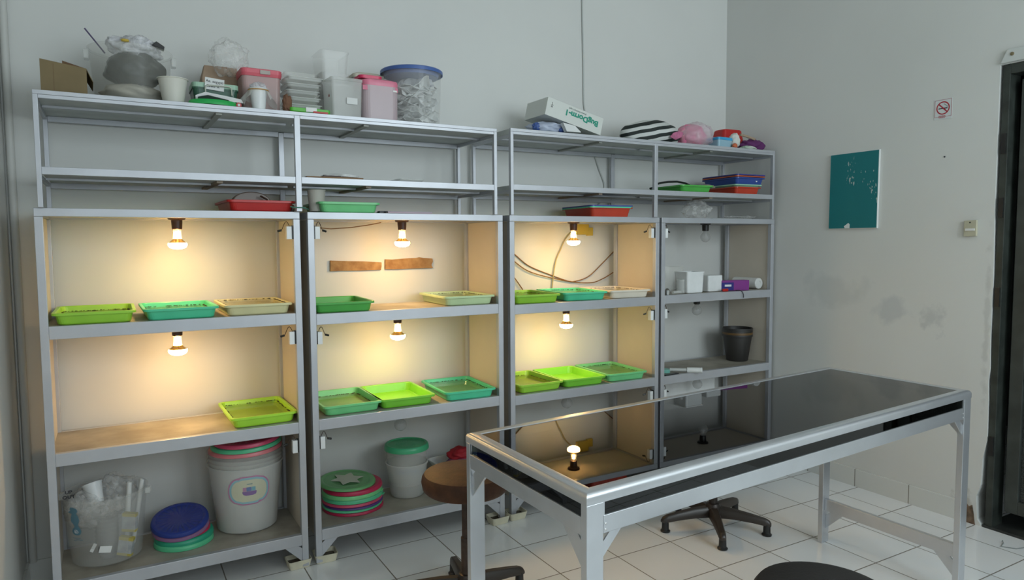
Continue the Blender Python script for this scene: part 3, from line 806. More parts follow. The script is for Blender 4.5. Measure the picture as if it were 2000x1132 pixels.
# ------------------------------------------------------------------ things on the wall
WB = WY - 0.0006
wood = mat('raw_pine', (0.42, 0.25, 0.10), rough=0.7, col2=(0.26, 0.13, 0.045), vscale=22)
def wall_poly(pts, y=WB): return [(P(u, v, y=y).x, P(u, v, y=y).z) for u, v in pts]
tag(MB().prism(wall_poly([(644, 508.5), (675, 509.5), (710, 510), (744, 512), (744, 520), (743, 526.5), (700, 528), (665, 528.5), (644, 529.5)]), 'y', WB - 0.012, WB).build('wooden_strip', wood, bevel=0.001),
    'short pine strip fixed to the wall in the second cabinet, left of two', 'wood')
tag(MB().prism(wall_poly([(751, 506), (766, 506.5), (790, 504.5), (812, 503.5), (818, 502), (826, 503.5), (843, 504.5), (844, 510), (841, 517), (844, 523), (830, 523.5), (806, 524), (785, 525), (770, 525.5), (751, 525.5)]), 'y', WB - 0.012, WB).build('wooden_strip', wood, bevel=0.001),
    'ragged-ended pine strip fixed to the wall in the second cabinet, right of two', 'wood')
def wall_wire(pts, r, m, label, y=WY - 0.006, cat='cable', name='cable', y2=None):
    q = [P(u, v, y=y) for u, v in pts]
    # smooth
    out = []
    for i in range(len(q) - 1):
        p0 = q[max(i - 1, 0)]; p1 = q[i]; p2 = q[i + 1]; p3 = q[min(i + 2, len(q) - 1)]
        for k in range(6):
            t = k / 6
            out.append(0.5 * ((2 * p1) + (p2 - p0) * t + (2 * p0 - 5 * p1 + 4 * p2 - p3) * t * t + (3 * p1 - p0 - 3 * p2 + p3) * t ** 3))
    out.append(q[-1])
    return tag(MB().tube(out, r, 8).build(name, m), label, cat)
c5 = lambda x, y: (980 + x / 2.83, 420 + y / 2.83)
wbrown = mat('brown_cable', (0.22, 0.10, 0.03), rough=0.5)
wall_wire([c5(*p) for p in [(20, 175), (70, 215), (150, 280), (270, 330), (360, 362), (400, 366), (480, 338), (560, 262), (600, 220), (640, 180)]], 0.0028, wbrown, 'brown cable sagging in the deeper curve behind the third cabinet')
wall_wire([c5(*p) for p in [(20, 205), (70, 255), (150, 310), (270, 345), (400, 369), (500, 372), (560, 350), (602, 325), (640, 300)]], 0.0028, wbrown, 'brown cable sagging in the flatter curve behind the third cabinet', y=WY - 0.011)
wall_wire([c5(*p) for p in [(30, 290), (70, 345), (95, 380), (118, 415), (135, 450)]], 0.0028, wbrown, 'short end of brown cable at the left behind the third cabinet upper shelf', y=WY - 0.010)
wall_wire([c5(*p) for p in [(385, 90), (350, 135), (325, 190), (303, 240), (290, 300), (278, 400), (275, 440)]], 0.0034, mat('tan_cable', (0.42, 0.34, 0.14), rough=0.5), 'tan cable running down the wall from the yellow junction box', y=WY - 0.016)
wall_wire([(1136, -60), (1137, 0), (1138, 60), (1139.5, 130), (1140, 190), (1142, 215), (1150, 255), (1158, 290), (1168, 325), (1179, 355), (1180, 368), (1178, 388), (1170, 398), (1150, 418), (1146, 440)], 0.0042, mat('grey_cable', (0.50, 0.52, 0.50), rough=0.5), 'grey cable running down the back wall behind the right rack')
jb = thing('junction_box', 'yellow stepped junction box on the wall behind the top lamp of the third cabinet', 'box', (0, 0, 0))
yel = plastic('yellow_plastic', (0.62, 0.44, 0.06))
a, b_ = P(1124, 437, y=WB), P(1146, 458, y=WB)
MB().box((a.x, WB - 0.022, b_.z), (b_.x, WB, a.z)).build('box_body', yel, jb, bevel=0.002)
a, b_ = P(1141, 444, y=WB), P(1155, 459, y=WB)
MB().box((a.x + 0.012, WB - 0.018, b_.z - 0.003), (b_.x, WB - 0.0002, a.z)).build('side_cover', yel, jb, bevel=0.002)
# hanging brown cable inside the second cabinet
pts = [Vector((0.962, 0.05, 1.452)), Vector((0.975, 0.06, 1.430)), Vector((1.05, 0.09, 1.425)), Vector((1.15, 0.12, 1.432)), Vector((1.25, 0.15, 1.446)), Vector((1.30, 0.16, 1.456))]
tag(MB().tube(pts, 0.0022, 6).build('cable', wbrown), 'brown cable slung beneath the top panel of the second cabinet', 'cable')

# right wall: teal board, sign, switch, nail
tb_ = thing('teal_board', 'chipped teal painted board hanging on the right wall', 'board', (WR - 0.0005, 0, 0))
tm, nt, b = node_mat('chipped_teal_paint')
b.inputs['Roughness'].default_value = 0.6
tc = nt.nodes.new('ShaderNodeTexCoord'); mpn = nt.nodes.new('ShaderNodeMapping'); mpn.inputs['Scale'].default_value = (1, 1.6, 0.7)
n1 = nt.nodes.new('ShaderNodeTexNoise'); n1.inputs['Scale'].default_value = 55; n1.inputs['Detail'].default_value = 4
n2 = nt.nodes.new('ShaderNodeTexNoise'); n2.inputs['Scale'].default_value = 7
ml = nt.nodes.new('ShaderNodeMath'); ml.operation = 'MULTIPLY'
r_ = nt.nodes.new('ShaderNodeValToRGB')
r_.color_ramp.elements[0].position = 0.375; r_.color_ramp.elements[0].color = (0.004, 0.17, 0.185, 1)
r_.color_ramp.elements[1].position = 0.40; r_.color_ramp.elements[1].color = (0.45, 0.52, 0.50, 1)
L = nt.links
L.new(tc.outputs['Object'], mpn.inputs[0]); L.new(mpn.outputs[0], n1.inputs['Vector']); L.new(tc.outputs['Object'], n2.inputs['Vector'])
L.new(n1.outputs['Fac'], ml.inputs[0]); L.new(n2.outputs['Fac'], ml.inputs[1]); L.new(ml.outputs[0], r_.inputs['Fac']); L.new(r_.outputs[0], b.inputs['Base Color'])
MB().box((-0.012, -0.655, 1.424), (0, -0.367, 1.838)).map(lambda x, y, z: (x, y + (z - 1.424) * -0.008, z + (-0.655 - y) * 0.0)).build('panel', white_p, tb_, bevel=0.001)
MB().box((-0.0135, -0.652, 1.427), (-0.0122, -0.370, 1.835)).map(lambda x, y, z: (x, y + (z - 1.424) * -0.008, z)).build('painted_face', tm, tb_)
yc = -0.482
chip = [(yc - 0.016, 1.4275), (yc - 0.017, 1.448), (yc - 0.008, 1.456), (yc + 0.006, 1.446), (yc + 0.018, 1.438), (yc + 0.012, 1.4275)]
MB().prism(chip, 'x', -0.0142, -0.0137).build('torn_patch', paper_m, tb_)

sg = thing('no_smoking_sign', 'small square no smoking sticker on the right wall', 'sign', (WR - 0.0004, 0, 0))
sgm = mat('sign_white', (0.66, 0.69, 0.69), rough=0.4)
MB().box((-0.0012, -1.012, 1.945), (0, -0.927, 2.042)).build('card', sgm, sg)
redi = mat('red_ink', (0.42, 0.01, 0.03), rough=0.5)
m = MB(); y0, y1, z0, z1 = -1.009, -0.930, 1.957, 2.039; xx = -0.0016; tt = 0.0012
for q in (((y0, z0), (y1, z0 + tt)), ((y0, z1 - tt), (y1, z1)), ((y0, z0 + tt), (y0 + tt, z1 - tt)), ((y1 - tt, z0 + tt), (y1, z1 - tt))):
    m.box((xx, q[0][0], q[0][1]), (xx + 0.0003, q[1][0], q[1][1]))
m.build('border', redi, sg)
cy_, cz_ = -0.969, 1.999; m = MB(); vs = []; fs = []
for i in range(40):
    a = 2 * PI * i / 40
    for q in (0.0262, 0.0315): vs.append((xx, cy_ + q * math.cos(a), cz_ + q * math.sin(a)))
for i in range(40):
    j = (i + 1) % 40; fs.append((2 * i, 2 * i + 1, 2 * j + 1, 2 * j))
m.add(vs, fs)
d = 0.0205
m.add([(xx - 0.0004, cy_ + d + 0.002, cz_ + d - 0.002), (xx - 0.0004, cy_ + d - 0.002, cz_ + d + 0.002), (xx - 0.0004, cy_ - d - 0.002, cz_ - d + 0.002), (xx - 0.0004, cy_ - d + 0.002, cz_ - d - 0.002)], [(0, 1, 2, 3)])
m.build('prohibition_ring', redi, sg)
m = MB()
m.box((xx - 0.0002, cy_ - 0.021, cz_ - 0.0045), (xx, cy_ + 0.021, cz_ + 0.0005))
m.tube([(xx, cy_ - 0.019, cz_ + 0.002), (xx, cy_ - 0.021, cz_ + 0.007), (xx, cy_ - 0.014, cz_ + 0.009), (xx, cy_ - 0.013, cz_ + 0.015), (xx, cy_ - 0.007, cz_ + 0.016), (xx, cy_ - 0.006, cz_ + 0.020)], 0.0008, 5)
m.build('cigarette', ink, sg)
m = MB()
for k, wd_ in enumerate((0.030, 0.036, 0.028)):
    z = 1.9605 - k * 0.0045
    for i in range(7):
        y_ = cy_ + 0.004 + wd_ / 2 - i * wd_ / 6.5
        m.box((xx - 0.0003, y_ - wd_ / 9, z), (xx - 0.0001, y_, z + 0.0026))
m.build('small_print', redi, sg)

sw = thing('light_switch', 'beige switch box on the right wall beside the door', 'switch', (WR - 0.0005, -1.1185, 1.414))
bei = plastic('beige_plastic', (0.50, 0.48, 0.36))
MB().prism([(-0.0285, -0.037), (0.0285, -0.038), (0.027, 0.036), (-0.028, 0.038)], 'x', -0.014, 0).build('plate', bei, sw, bevel=0.002)
MB().box((-0.019, -0.022, -0.012), (-0.0142, 0.020, -0.001)).build('rocker', white_p, sw, bevel=0.001)
MB().lathe([(0.0035, 0), (0.0035, 0.001), (0, 0.002)], n=10).xf(XM(-0.0142, 0.0, 0.027) @ RYm(-90)).build('screw', ink, sw)
tag(MB().lathe([(0.004, 0), (0.0035, 0.003), (0.001, 0.006)], n=10).xf(RYm(-90)).build('nail', ink, None, (WR - 0.0008, -0.984, 1.763)), 'small dark nail in the right wall between the sticker and the teal board', 'nail')
tag(MB().tube([(3.655, -1.352, 0.004), (3.650, -1.356, 0.012), (3.645, -1.362, 0.003), (3.60, -1.375, 0.003), (3.63, -1.42, 0.003), (3.70, -1.44, 0.003)], 0.0022, 6).build('wire', mat('grey_wire', (0.25, 0.27, 0.26), rough=0.5)), 'thin bent wire lying on the floor tiles by the doorway', 'wire')

# ------------------------------------------------------------------ lowest shelves
def facing(c): return math.atan2(CAM.y - c[1], CAM.x - c[0])
# clear bucket with a printed sea horse, full of cups and bags
bc = (0.1690, 0.2059)
zb0, zb1, rb0, rb1 = S1a + 0.001, 0.4116, 0.1210, 0.1460
bk = thing('clear_bucket', 'clear bucket with a blue sea horse print, full of cups and plastic bags', 'bucket', (bc[0], bc[1], 0))
round_tub(MB(), zb0, zb1, rb0, rb1).build('bucket_body', clear('seahorse_bucket_plastic', (0.78, 0.78, 0.74), 0.17, 0.12), bk)
def cone(ang0, off=0.0022):
    def f(s, z):
        r = rb0 + (rb1 - rb0) * (z - zb0) / (zb1 - zb0) + off
        a = ang0 + s * 1.15 / r
        return (r * math.cos(a), r * math.sin(a), z)
    return f
fa = facing(bc)
sh0 = cone(fa - 0.80)
sh = lambda s_, z_: sh0(s_, 0.334 + (z_ - 0.295) * 0.70)
m = MB()
rows(m, [(0.372, -0.010, -0.002), (0.368, -0.016, 0.008), (0.360, -0.018, 0.013), (0.352, -0.014, 0.013), (0.346, -0.026, 0.011), (0.341, -0.027, 0.008), (0.337, -0.012, 0.008)], sh)
rows(m, [(0.337, -0.010, 0.009), (0.322, -0.014, 0.014), (0.305, -0.018, 0.016), (0.290, -0.017, 0.013), (0.280, -0.010, 0.010), (0.270, -0.005, 0.010), (0.262, -0.006, 0.013), (0.250, -0.014, 0.017), (0.240, -0.018, 0.018), (0.230, -0.018, 0.016), (0.222, -0.014, 0.012), (0.217, -0.007, 0.006)], sh)
m.build('sea_horse_print', bluetxt, bk)
m = MB()
for k, (z, a_, b_) in enumerate([(0.200, -0.020, 0.012), (0.192, -0.008, 0.020), (0.186, -0.018, -0.002)]):
    rows(m, [(z, a_, b_), (z - 0.0022, a_, b_)], sh)
m.build('script_print', bluetxt, bk)
# spiral on the sea horse's tail
m = MB(); pts = []
for i in range(26):
    t = i / 25 * 4 * PI; q = 0.0015 + 0.0075 * i / 25
    pts.append(Vector(cone(fa - 0.80, 0.0034)(q * math.cos(t), 0.295 + q * math.sin(t))))
m.tube(pts, 0.0007, 4).build('spiral_print', paper_m, bk)
for sgn in (1, -1):
    a = fa + sgn * PI / 2 - 0.3
    MB().box((-0.008, -0.014, zb1 - 0.03), (0.010, 0.014, zb1 - 0.006)).xf(Matrix.Rotation(a, 4, 'Z') @ XM(rb1 + 0.006, 0, 0)).build('handle_lug', frost2, bk, bevel=0.003)
# contents
def cup(name, c, r0, r1, h, m_, label, tilt=(0, 0, 0), group=None, parent=None, cat='cup', rim=0.0022):
    o = MB().lathe([(0, 0.002), (r0, 0.0), (r1, h - 0.003), (r1 + rim, h - 0.003), (r1 + rim, h), (r1 - 0.001, h), (r0 - 0.001, 0.004), (0, 0.004)], n=32, cap=False).build(name, m_, parent, c, rot=tilt)
    if not parent: tag(o, label, cat, group)
    return o
cup('paper_cup', (0.143, 0.165, 0.372), 0.022, 0.034, 0.078, white_b, 'white paper cup tilted in the mouth of the sea horse bucket', (R(-22), R(-14), 0))
for k, dz in enumerate(range(6)):
    cup('clear_cup', (0.170, 0.170, zb0 + 0.004 + k * 0.017), 0.028, 0.040, 0.075, frost3, 'clear plastic cups nested in a column inside the sea horse bucket', group='clear cups nested in the sea horse bucket')
crumple('clear_bag', (0.120, 0.215, 0.350), (0.092, 0.085, 0.085), 3, film, 0.28, 'crinkled clear plastic bag bulging from the left of the sea horse bucket', 'bag')
crumple('clear_bag', (0.200, 0.255, 0.370), (0.075, 0.06, 0.085), 5, film, 0.35, 'crinkled clear plastic bag bulging from the back of the sea horse bucket', 'bag')
ob = crumple('clear_bag', (0.095, 0.150, 0.383), (0.052, 0.04, 0.045), 9, film, 0.22, 'clear plastic bag with black printed letters at the left rim of the sea horse bucket', 'bag')
for k, (tx, dz) in enumerate((('UP', 0.009), ('OUT', -0.009))):
    text(tx, 0.017, ink, ob, Matrix.Translation(P(134, 966, y=0.088) - Vector((0.095, 0.150, 0.383)) + Vector((0, 0, dz))) @ RX(90), sx=1.1, bold=0.0006)
for k, (x, a) in enumerate(((0.232, 6), (0.256, 12))):
    o = MB().lathe([(0.0085, 0), (0.0095, 0.25), (0.0080, 0.25), (0.0070, 0.001)], n=16, cap=False).build('white_tube', white_p, None, (x, 0.165 + 0.02 * k, 0.182), rot=(R(-3), R(a * 0.8), 0))
    tag(o, 'white plastic tube standing in the right of the sea horse bucket, ' + ('left of two' if k == 0 else 'right of two'), 'tube')
cart = mat('printed_carton', (0.50, 0.52, 0.52), rough=0.5, col2=(0.34, 0.36, 0.38), vscale=45)
yelc = mat('carton_yellow', (0.50, 0.42, 0.10), rough=0.5)
for k, (x, y, z, rz, ry, lab) in enumerate([(0.226, 0.118, 0.166, -25, 10, 'small white and yellow carton low in the sea horse bucket'), (0.246, 0.135, 0.250, -28, 4, 'small white and yellow carton lying above another in the sea horse bucket')]):
    o = MB().box((-0.026, -0.010, 0), (0.026, 0.010, 0.072)).build('carton', cart, None, (x, y, z), rot=(0, R(ry), R(rz)))
    MB().box((-0.0262, -0.0102, 0.0), (0.0262, 0.0102, 0.010)).build('yellow_band', yelc, o)
    MB().box((-0.0262, -0.0102, 0.060), (0.0262, 0.0102, 0.0722)).build('yellow_band', yelc, o)
    tag(o, lab, 'carton')
o = MB().box((-0.020, -0.001, 0), (0.020, 0.001, 0.026)).build('paper_tag', paper_m, None, (0.160, 0.078, 0.205), rot=(R(8), R(14), R(8)))
tag(o, 'white paper tag inside the front of the sea horse bucket', 'paper')
o = MB().box((-0.006, -0.001, 0), (0.006, 0.001, 0.034)).build('paper_tag', paper_m, None, (0.117, 0.092, 0.212), rot=(0, R(28), R(-20)))
tag(o, 'narrow white paper slip inside the front left of the sea horse bucket', 'paper')

# lids beside the bucket
pinkp = plastic('pink_plastic', (0.62, 0.07, 0.15)); crim = plastic('crimson_plastic', (0.50, 0.02, 0.08)); purp = plastic('purple_plastic', (0.10, 0.04, 0.22)); mauve = plastic('mauve_plastic', (0.26, 0.13, 0.26)); navy = plastic('royal_blue_plastic', (0.02, 0.045, 0.26)); aqu2 = plastic('light_teal_plastic', (0.10, 0.54, 0.28)); seag = plastic('sea_green_plastic', (0.02, 0.34, 0.20)); salm = plastic('salmon_plastic', (0.68, 0.20, 0.22)); olive = plastic('leaf_green_plastic', (0.14, 0.38, 0.15))
lz = S1a + 0.0006
lid('lid', (0.440, 0.193, lz), 0.1130, 0.020, aqu2, 'light green lid, lowest of the tilted pile beside the sea horse bucket', tilt=(0, 0, 0))
lid('lid', (0.442, 0.197, lz + 0.0212), 0.1120, 0.020, seag, 'sea green lid, second from the bottom of the tilted pile beside the sea horse bucket', tilt=(R(1.5), R(-1), 0))
lid('lid', (0.436, 0.203, lz + 0.044), 0.1060, 0.016, crim, 'crimson lid showing a little in the tilted pile beside the sea horse bucket', tilt=(R(9), R(-2), 0))
lid('lid', (0.430, 0.195, lz + 0.064), 0.1080, 0.014, mauve, 'mauve lid under the blue one in the tilted pile beside the sea horse bucket', tilt=(R(14), R(-3), 0))
lid('lid', (0.428, 0.196, lz + 0.083), 0.1090, 0.018, navy, 'royal blue ribbed lid on top of the tilted pile beside the sea horse bucket', ridges=1, tilt=(R(15), R(-3), 0))

# nested clear buckets with lids on top
nc = (0.6962, 0.2455)
for k in range(4):
    dz = k * 0.018
    o = thing('clear_bucket', ('clear bucket with a pink-edged pot label, outermost of the nested stack', 'clear bucket nested second from the outside in the stack under three lids', 'clear bucket nested third from the outside in the stack under three lids', 'clear bucket innermost in the nested stack under three lids')[k], 'bucket', (nc[0], nc[1], 0), group='clear buckets nested under three lids')
    round_tub(MB(), S1a + 0.001 + dz, 0.430 + dz, 0.1245 - 0.002, 0.1530 - 0.002).build('bucket_body', (frost2 if k == 0 else frost), o)
    if k == 0:
        fa2 = facing(nc)
        def lab(off):
            def f(s, z):
                r = 0.1225 + (0.1510 - 0.1225) * (z - S1a) / (0.430 - S1a) + off
                a = fa2 + 0.08 + s / r
                return (r * math.cos(a), r * math.sin(a), z)
            return f
        def rrect(w_, h_, cz, r):
            out = []
            for i in range(13):
                t = -1 + 2 * i / 12; z = cz + t * h_
                d = max(0, abs(t * h_) - (h_ - r)); x = w_ - r + math.sqrt(max(0, r * r - d * d))
                out.append((z, -x, x))
            return out
        for nm, w_, h_, off, cc in (('label_edge', 0.086, 0.062, 0.0020, (0.55, 0.22, 0.38)), ('label_band', 0.081, 0.057, 0.0026, (0.30, 0.52, 0.58)), ('label_centre', 0.072, 0.048, 0.0032, (0.60, 0.60, 0.45))):
            rows(MB(), rrect(w_, h_, 0.338, h_ * 0.92), lab(off)).build(nm, mat('ink_' + nm, cc, rough=0.45), o)
        rows(MB(), [(0.318, -0.014, 0.014), (0.322, -0.024, 0.026), (0.330, -0.028, 0.028), (0.336, -0.028, 0.028)], lab(0.0038)).build('printed_bowl', mat('ink_mauve', (0.25, 0.16, 0.36), rough=0.5), o)
        for nm, z0_, s0_, s1_, cc in (('printed_pot', 0.337, -0.012, 0.008, (0.16, 0.22, 0.42)), ('printed_pot', 0.337, -0.026, -0.013, (0.50, 0.28, 0.40)), ('printed_pot', 0.337, 0.009, 0.024, (0.20, 0.42, 0.50))):
            rows(MB(), [(z0_, s0_, s1_), (z0_ + 0.017, s0_, s1_)], lab(0.0038)).build(nm, mat('ink%d' % int(s0_ * 1000), cc, rough=0.5), o)
        rows(MB(), [(0.366, -0.010, 0.012), (0.3685, -0.010, 0.012)], lab(0.0038)).build('printed_line', bluetxt, o)
lid('lid', (nc[0], nc[1] - 0.01, 0.4862), 0.150, 0.016, salm, 'salmon pink lid lying first on the nested clear buckets', tilt=(R(1), R(-1.5), 0))
lid('lid', (nc[0] + 0.004, nc[1] - 0.012, 0.5055), 0.1440, 0.016, aqu2, 'light green lid between two pink lids on the nested clear buckets', tilt=(R(2), R(-2.5), 0))
lid('lid', (nc[0] + 0.008, nc[1] - 0.012, 0.526), 0.1380, 0.016, pinkp, 'bright pink ribbed lid topmost on the nested clear buckets', tilt=(R(3), R(-3), 0), ridges=1)

# pile of lids in the second cabinet
z = S1b + 0.0008
pile = [(0.1385, 0.013, crim, 'crimson lid at the very bottom of the second cabinet lid pile'), (0.1365, 0.011, aqu2, 'thin green lid just above the bottom lid of the second cabinet pile'),
        (0.1365, 0.011, purp, 'dark purple lid low in the tall lid pile in the second cabinet'), (0.1370, 0.013, pinkp, 'pink lid above the purple lid in the tall pile in the second cabinet'),
        (0.1385, 0.019, aqu2, 'thick green lid with side tabs, lower of two in the second cabinet pile'), (0.1370, 0.018, mint2, 'thick green lid with side tabs, upper of two in the second cabinet pile'),
        (0.1350, 0.018, crim, 'crimson scalloped lid just under the topmost lid of the second cabinet pile')]
for k, (r, h, m_, lb) in enumerate(pile):
    o = lid('lid', (1.152 - 0.003 * (k % 2) + 0.002, 0.205, z), r, h, m_, lb, ridges=(1 if k == 6 else 0), tilt=(R(0.8) * (k > 3), 0, k))
    if 'tabs' in lb: MB().box((r - 0.004, -0.012, 0.003), (r + 0.009, 0.012, 0.007)).xf(Matrix.Rotation(-R(35) - k, 4, 'Z')).build('tab', m_, o, bevel=0.001)
    z += h + 0.0012
top = lid('lid', (1.130, 0.212, z + 0.004), 0.130, 0.012, olive, 'leaf green lid with a pale paper star, topmost of the second cabinet pile', tilt=(R(3), R(2), 0))
st = []
for i in range(12):
    a = 2 * PI * i / 12; q = 0.078 if i % 2 == 0 else 0.045
    st.append((q * math.cos(a), q * math.sin(a)))
MB().prism(st, 'z', 0.0125, 0.0135).build('paper_star', mat('faded_paper', (0.52, 0.56, 0.46), rough=0.7), top)

# round food container with a green lid
fc = thing('food_container', 'tall frosted container with a fluted green lid on the second cabinet bottom shelf', 'container', (1.428, 0.222, 0))
round_tub(MB(), S1b + 0.001, 0.312, 0.080, 0.0985, ribs=()).build('container_body', frost2, fc)
round_tub(MB(), 0.205, 0.372, 0.088, 0.0965, ribs=()).build('inner_container', frost, fc)
rows(MB(), [(0.235, -0.055, 0.06), (0.246, -0.055, 0.06)], lambda s, z_: ((0.0955) * math.cos(facing((1.428, 0.222)) + s / 0.0955), 0.0955 * math.sin(facing((1.428, 0.222)) + s / 0.0955), z_ + 0.045)).build('printed_band', mat('faded_blue', (0.25, 0.32, 0.42), rough=0.5), fc)
gl_ = lid('lid', (0, 0, 0.3735), 0.1070, 0.026, mat('jade_plastic', (0.06, 0.42, 0.20), rough=0.3), '', ridges=1, parent=fc, dish=0.006)
# green tray and white basin with odds and ends behind the brown stool
tag(tray_body(MB(), 0.135, 0.15, 0.045).build('tray', dgrn, None, (1.683, 0.20, S1b + 0.0008), rot=(0, 0, R(6))), 'dark green tray under the white basin beside the tall frosted container', 'tray')
bs = tub(MB(), 0.0, 0.075, 0.085, 0.10, 0.115, 0.135, 0.03).build('basin', white_p, None, (1.700, 0.196, S1b + 0.0465), rot=(0, 0, R(6)))
tag(bs, 'white plastic basin on a dark green tray behind the brown stool', 'basin')
crumple('red_cloth', (1.700, 0.20, 0.308), (0.062, 0.06, 0.032), 21, mat('red_cloth', (0.35, 0.01, 0.02), rough=0.7), 0.25, 'dark red cloth bundle on top of the white basin', 'cloth')
crumple('blue_cloth', (1.690, 0.165, 0.268), (0.085, 0.075, 0.032), 23, mat('blue_cloth', (0.10, 0.14, 0.32), rough=0.7, col2=(0.30, 0.06, 0.12), vscale=18), 0.2, 'patterned blue and red cloth bundle in the white basin', 'cloth')
crumple('teal_cloth', (1.760, 0.15, 0.262), (0.05, 0.05, 0.034), 25, mat('teal_cloth', (0.02, 0.40, 0.32), rough=0.7), 0.2, 'teal cloth bundle in the right of the white basin', 'cloth')

# ------------------------------------------------------------------ fourth cabinet
z = S3d + 0.0008
def at_y(u, y, zz=None):
    p = P(u, 566, y=y); return p.x
def box_tub(u0, u1, vtop, y0, dep, zb, name, m_, label, cat, r=0.01, taper=0.92, open_=True, group=None):
    x0, x1 = P(u0, 540, y=y0).x, P(u1, 540, y=y0).x
    zt = P((u0 + u1) / 2, vtop, y=y0).z
    hx = (x1 - x0) / 2
    mb = MB()
    if open_: tub(mb, 0, zt - zb, hx * taper, dep / 2 * taper, hx, dep / 2, r)
    else: mb.loft([(0, hx * taper, dep / 2 * taper, r), (0.003, hx * taper + 0.002, dep / 2 * taper + 0.002, r), (zt - zb - 0.002, hx, dep / 2, r), (zt - zb, hx - 0.002, dep / 2 - 0.002, r)])
    o = mb.build(name, m_, None, ((x0 + x1) / 2, y0 + dep / 2, zb))
    tag(o, label, cat, group)
    return o
box_tub(1298, 1336, 521, 0.14, 0.13, z, 'clear_box', frost, 'clear plastic box at the left end of the fourth cabinet upper shelf', 'box')
o = MB().lathe([(0, 0), (0.026, 0), (0.026, 0.062), (0.0275, 0.063), (0.0275, 0.078), (0, 0.079)], n=24).build('jar', frost2, None, (P(1331, 540, y=0.09).x, 0.09, z))
tag(o, 'small translucent jar between the clear box and the white tubs', 'jar')
o = MB().lathe([(0, 0), (0.017, 0), (0.017, 0.018), (0.019, 0.019), (0.019, 0.024), (0.012, 0.028), (0.006, 0.034), (0, 0.035)], n=24).build('metal_tin', mat('chrome_metal', (0.55, 0.56, 0.55), metal=0.9, rough=0.2), None, (P(1306.5, 570, y=0.03).x, 0.045, z))
tag(o, 'small shiny metal tin at the left front edge of the fourth cabinet upper shelf', 'tin')
o = MB().tube([(P(1314, 571, y=0.05).x, 0.05, z + 0.009), (P(1332, 571, y=0.05).x, 0.06, z + 0.009)], 0.0085, 12).build('vial', frost2)
tag(o, 'small clear vial lying in front of the clear box on the fourth cabinet', 'vial')
box_tub(1343, 1376, 530.5, 0.035, 0.105, z, 'white_tub', white_b, 'larger square white tub on the fourth cabinet upper shelf', 'tub', r=0.012, taper=0.93)
box_tub(1384, 1412, 537.5, 0.075, 0.10, z, 'white_tub', white_b, 'smaller square white tub beside the purple carton', 'tub', r=0.01, taper=0.97, open_=False)
pb = thing('purple_carton', 'purple and blue carton lying in front of a white roll on the fourth cabinet', 'carton', (0, 0, 0))
x0, x1 = P(1416, 560, y=0.05).x, P(1463, 560, y=0.05).x
zt = P(1440, 547, y=0.05).z
violet = mat('violet_card', (0.22, 0.03, 0.24), rough=0.35)
M = XM((x0 + x1) / 2, 0.075, z) @ RZ(-14)
MB().box((-(x1 - x0) * 0.5, -0.028, 0), ((x1 - x0) * 0.42, 0.028, zt - z)).xf(M).build('carton_body', violet, pb, bevel=0.001)
MB().box((-(x1 - x0) * 0.502, -0.0286, 0.002), ((-0.1) * (x1 - x0), -0.0281, zt - z - 0.012)).xf(M).build('blue_panel', mat('blue_card', (0.02, 0.02, 0.20), rough=0.35), pb)
MB().box((-(x1 - x0) * 0.40, -0.0291, (zt - z) * 0.40), ((-0.18) * (x1 - x0), -0.0287, (zt - z) * 0.60)).xf(M).build('printed_strip', paper_m, pb)
o = MB().box((0, 0, 0), (P(1423, 565, y=0.022).x - P(1413, 565, y=0.022).x, 0.012, 0.016)).build('red_marker', redt, None, (P(1413, 565, y=0.026).x, 0.026, z), bevel=0.003)
tag(o, 'small red marker end in front of the purple carton', 'cap')
xr1 = P(1483, 553, y=0.06).x
o = MB().lathe([(0, 0), (0.030, 0), (0.034, 0.004), (0.034, 0.19), (0.030, 0.194), (0.016, 0.194), (0.014, 0.190), (0, 0.190)], n=32).xf(RX(90)).build('paper_roll', white_p, None, (xr1, 0.255, z + 0.0345))
tag(o, 'white roll lying end-on at the right of the fourth cabinet upper shelf', 'roll')
pts = [Vector((P(1438, 566, y=0.03).x, 0.034, z + 0.003)), Vector((P(1446, 566, y=0.0).x, 0.006, z + 0.004)), Vector((P(1450, 570, y=-0.004).x, -0.004, z - 0.004)), Vector((P(1452.5, 577, y=-0.006).x, -0.005, z - 0.022)), Vector((P(1452.5, 585, y=-0.006).x, -0.005, z - 0.040))]
tag(MB().tube(pts, 0.0022, 6).build('hook_wire', ink), 'dark hooked wire hanging over the edge below the purple carton', 'wire')
# flower pots
potm = plastic('dark_pot_plastic', (0.028, 0.026, 0.024), rough=0.5); potr = mat('rusty_brown_rim', (0.13, 0.07, 0.02), rough=0.5)
for k in range(4):
    o = thing('flower_pot', ('black flower pot, outermost of the nested stack in the fourth cabinet', 'black flower pot with a brown rim, second in the nested stack', 'black flower pot, third in the nested stack in the fourth cabinet', 'black flower pot on the inside of the nested stack')[k], 'pot', (3.628, 0.172, S2d + 0.001 + 0.013 * k), group='black flower pots nested in the fourth cabinet')
    MB().lathe([(0, 0), (0.064, 0), (0.066, 0.003), (0.0875, 0.150), (0.0875, 0.153), (0.0855, 0.153), (0.064, 0.004), (0, 0.004)], n=40, cap=False).build('pot_wall', potm, o)
    MB().lathe([(0.0877, 0.150), (0.0915, 0.151), (0.0935, 0.162), (0.0915, 0.166), (0.0885, 0.165), (0.0877, 0.152)], n=40, cap=False).build('pot_rim', potr if k in (1,) else potm, o)
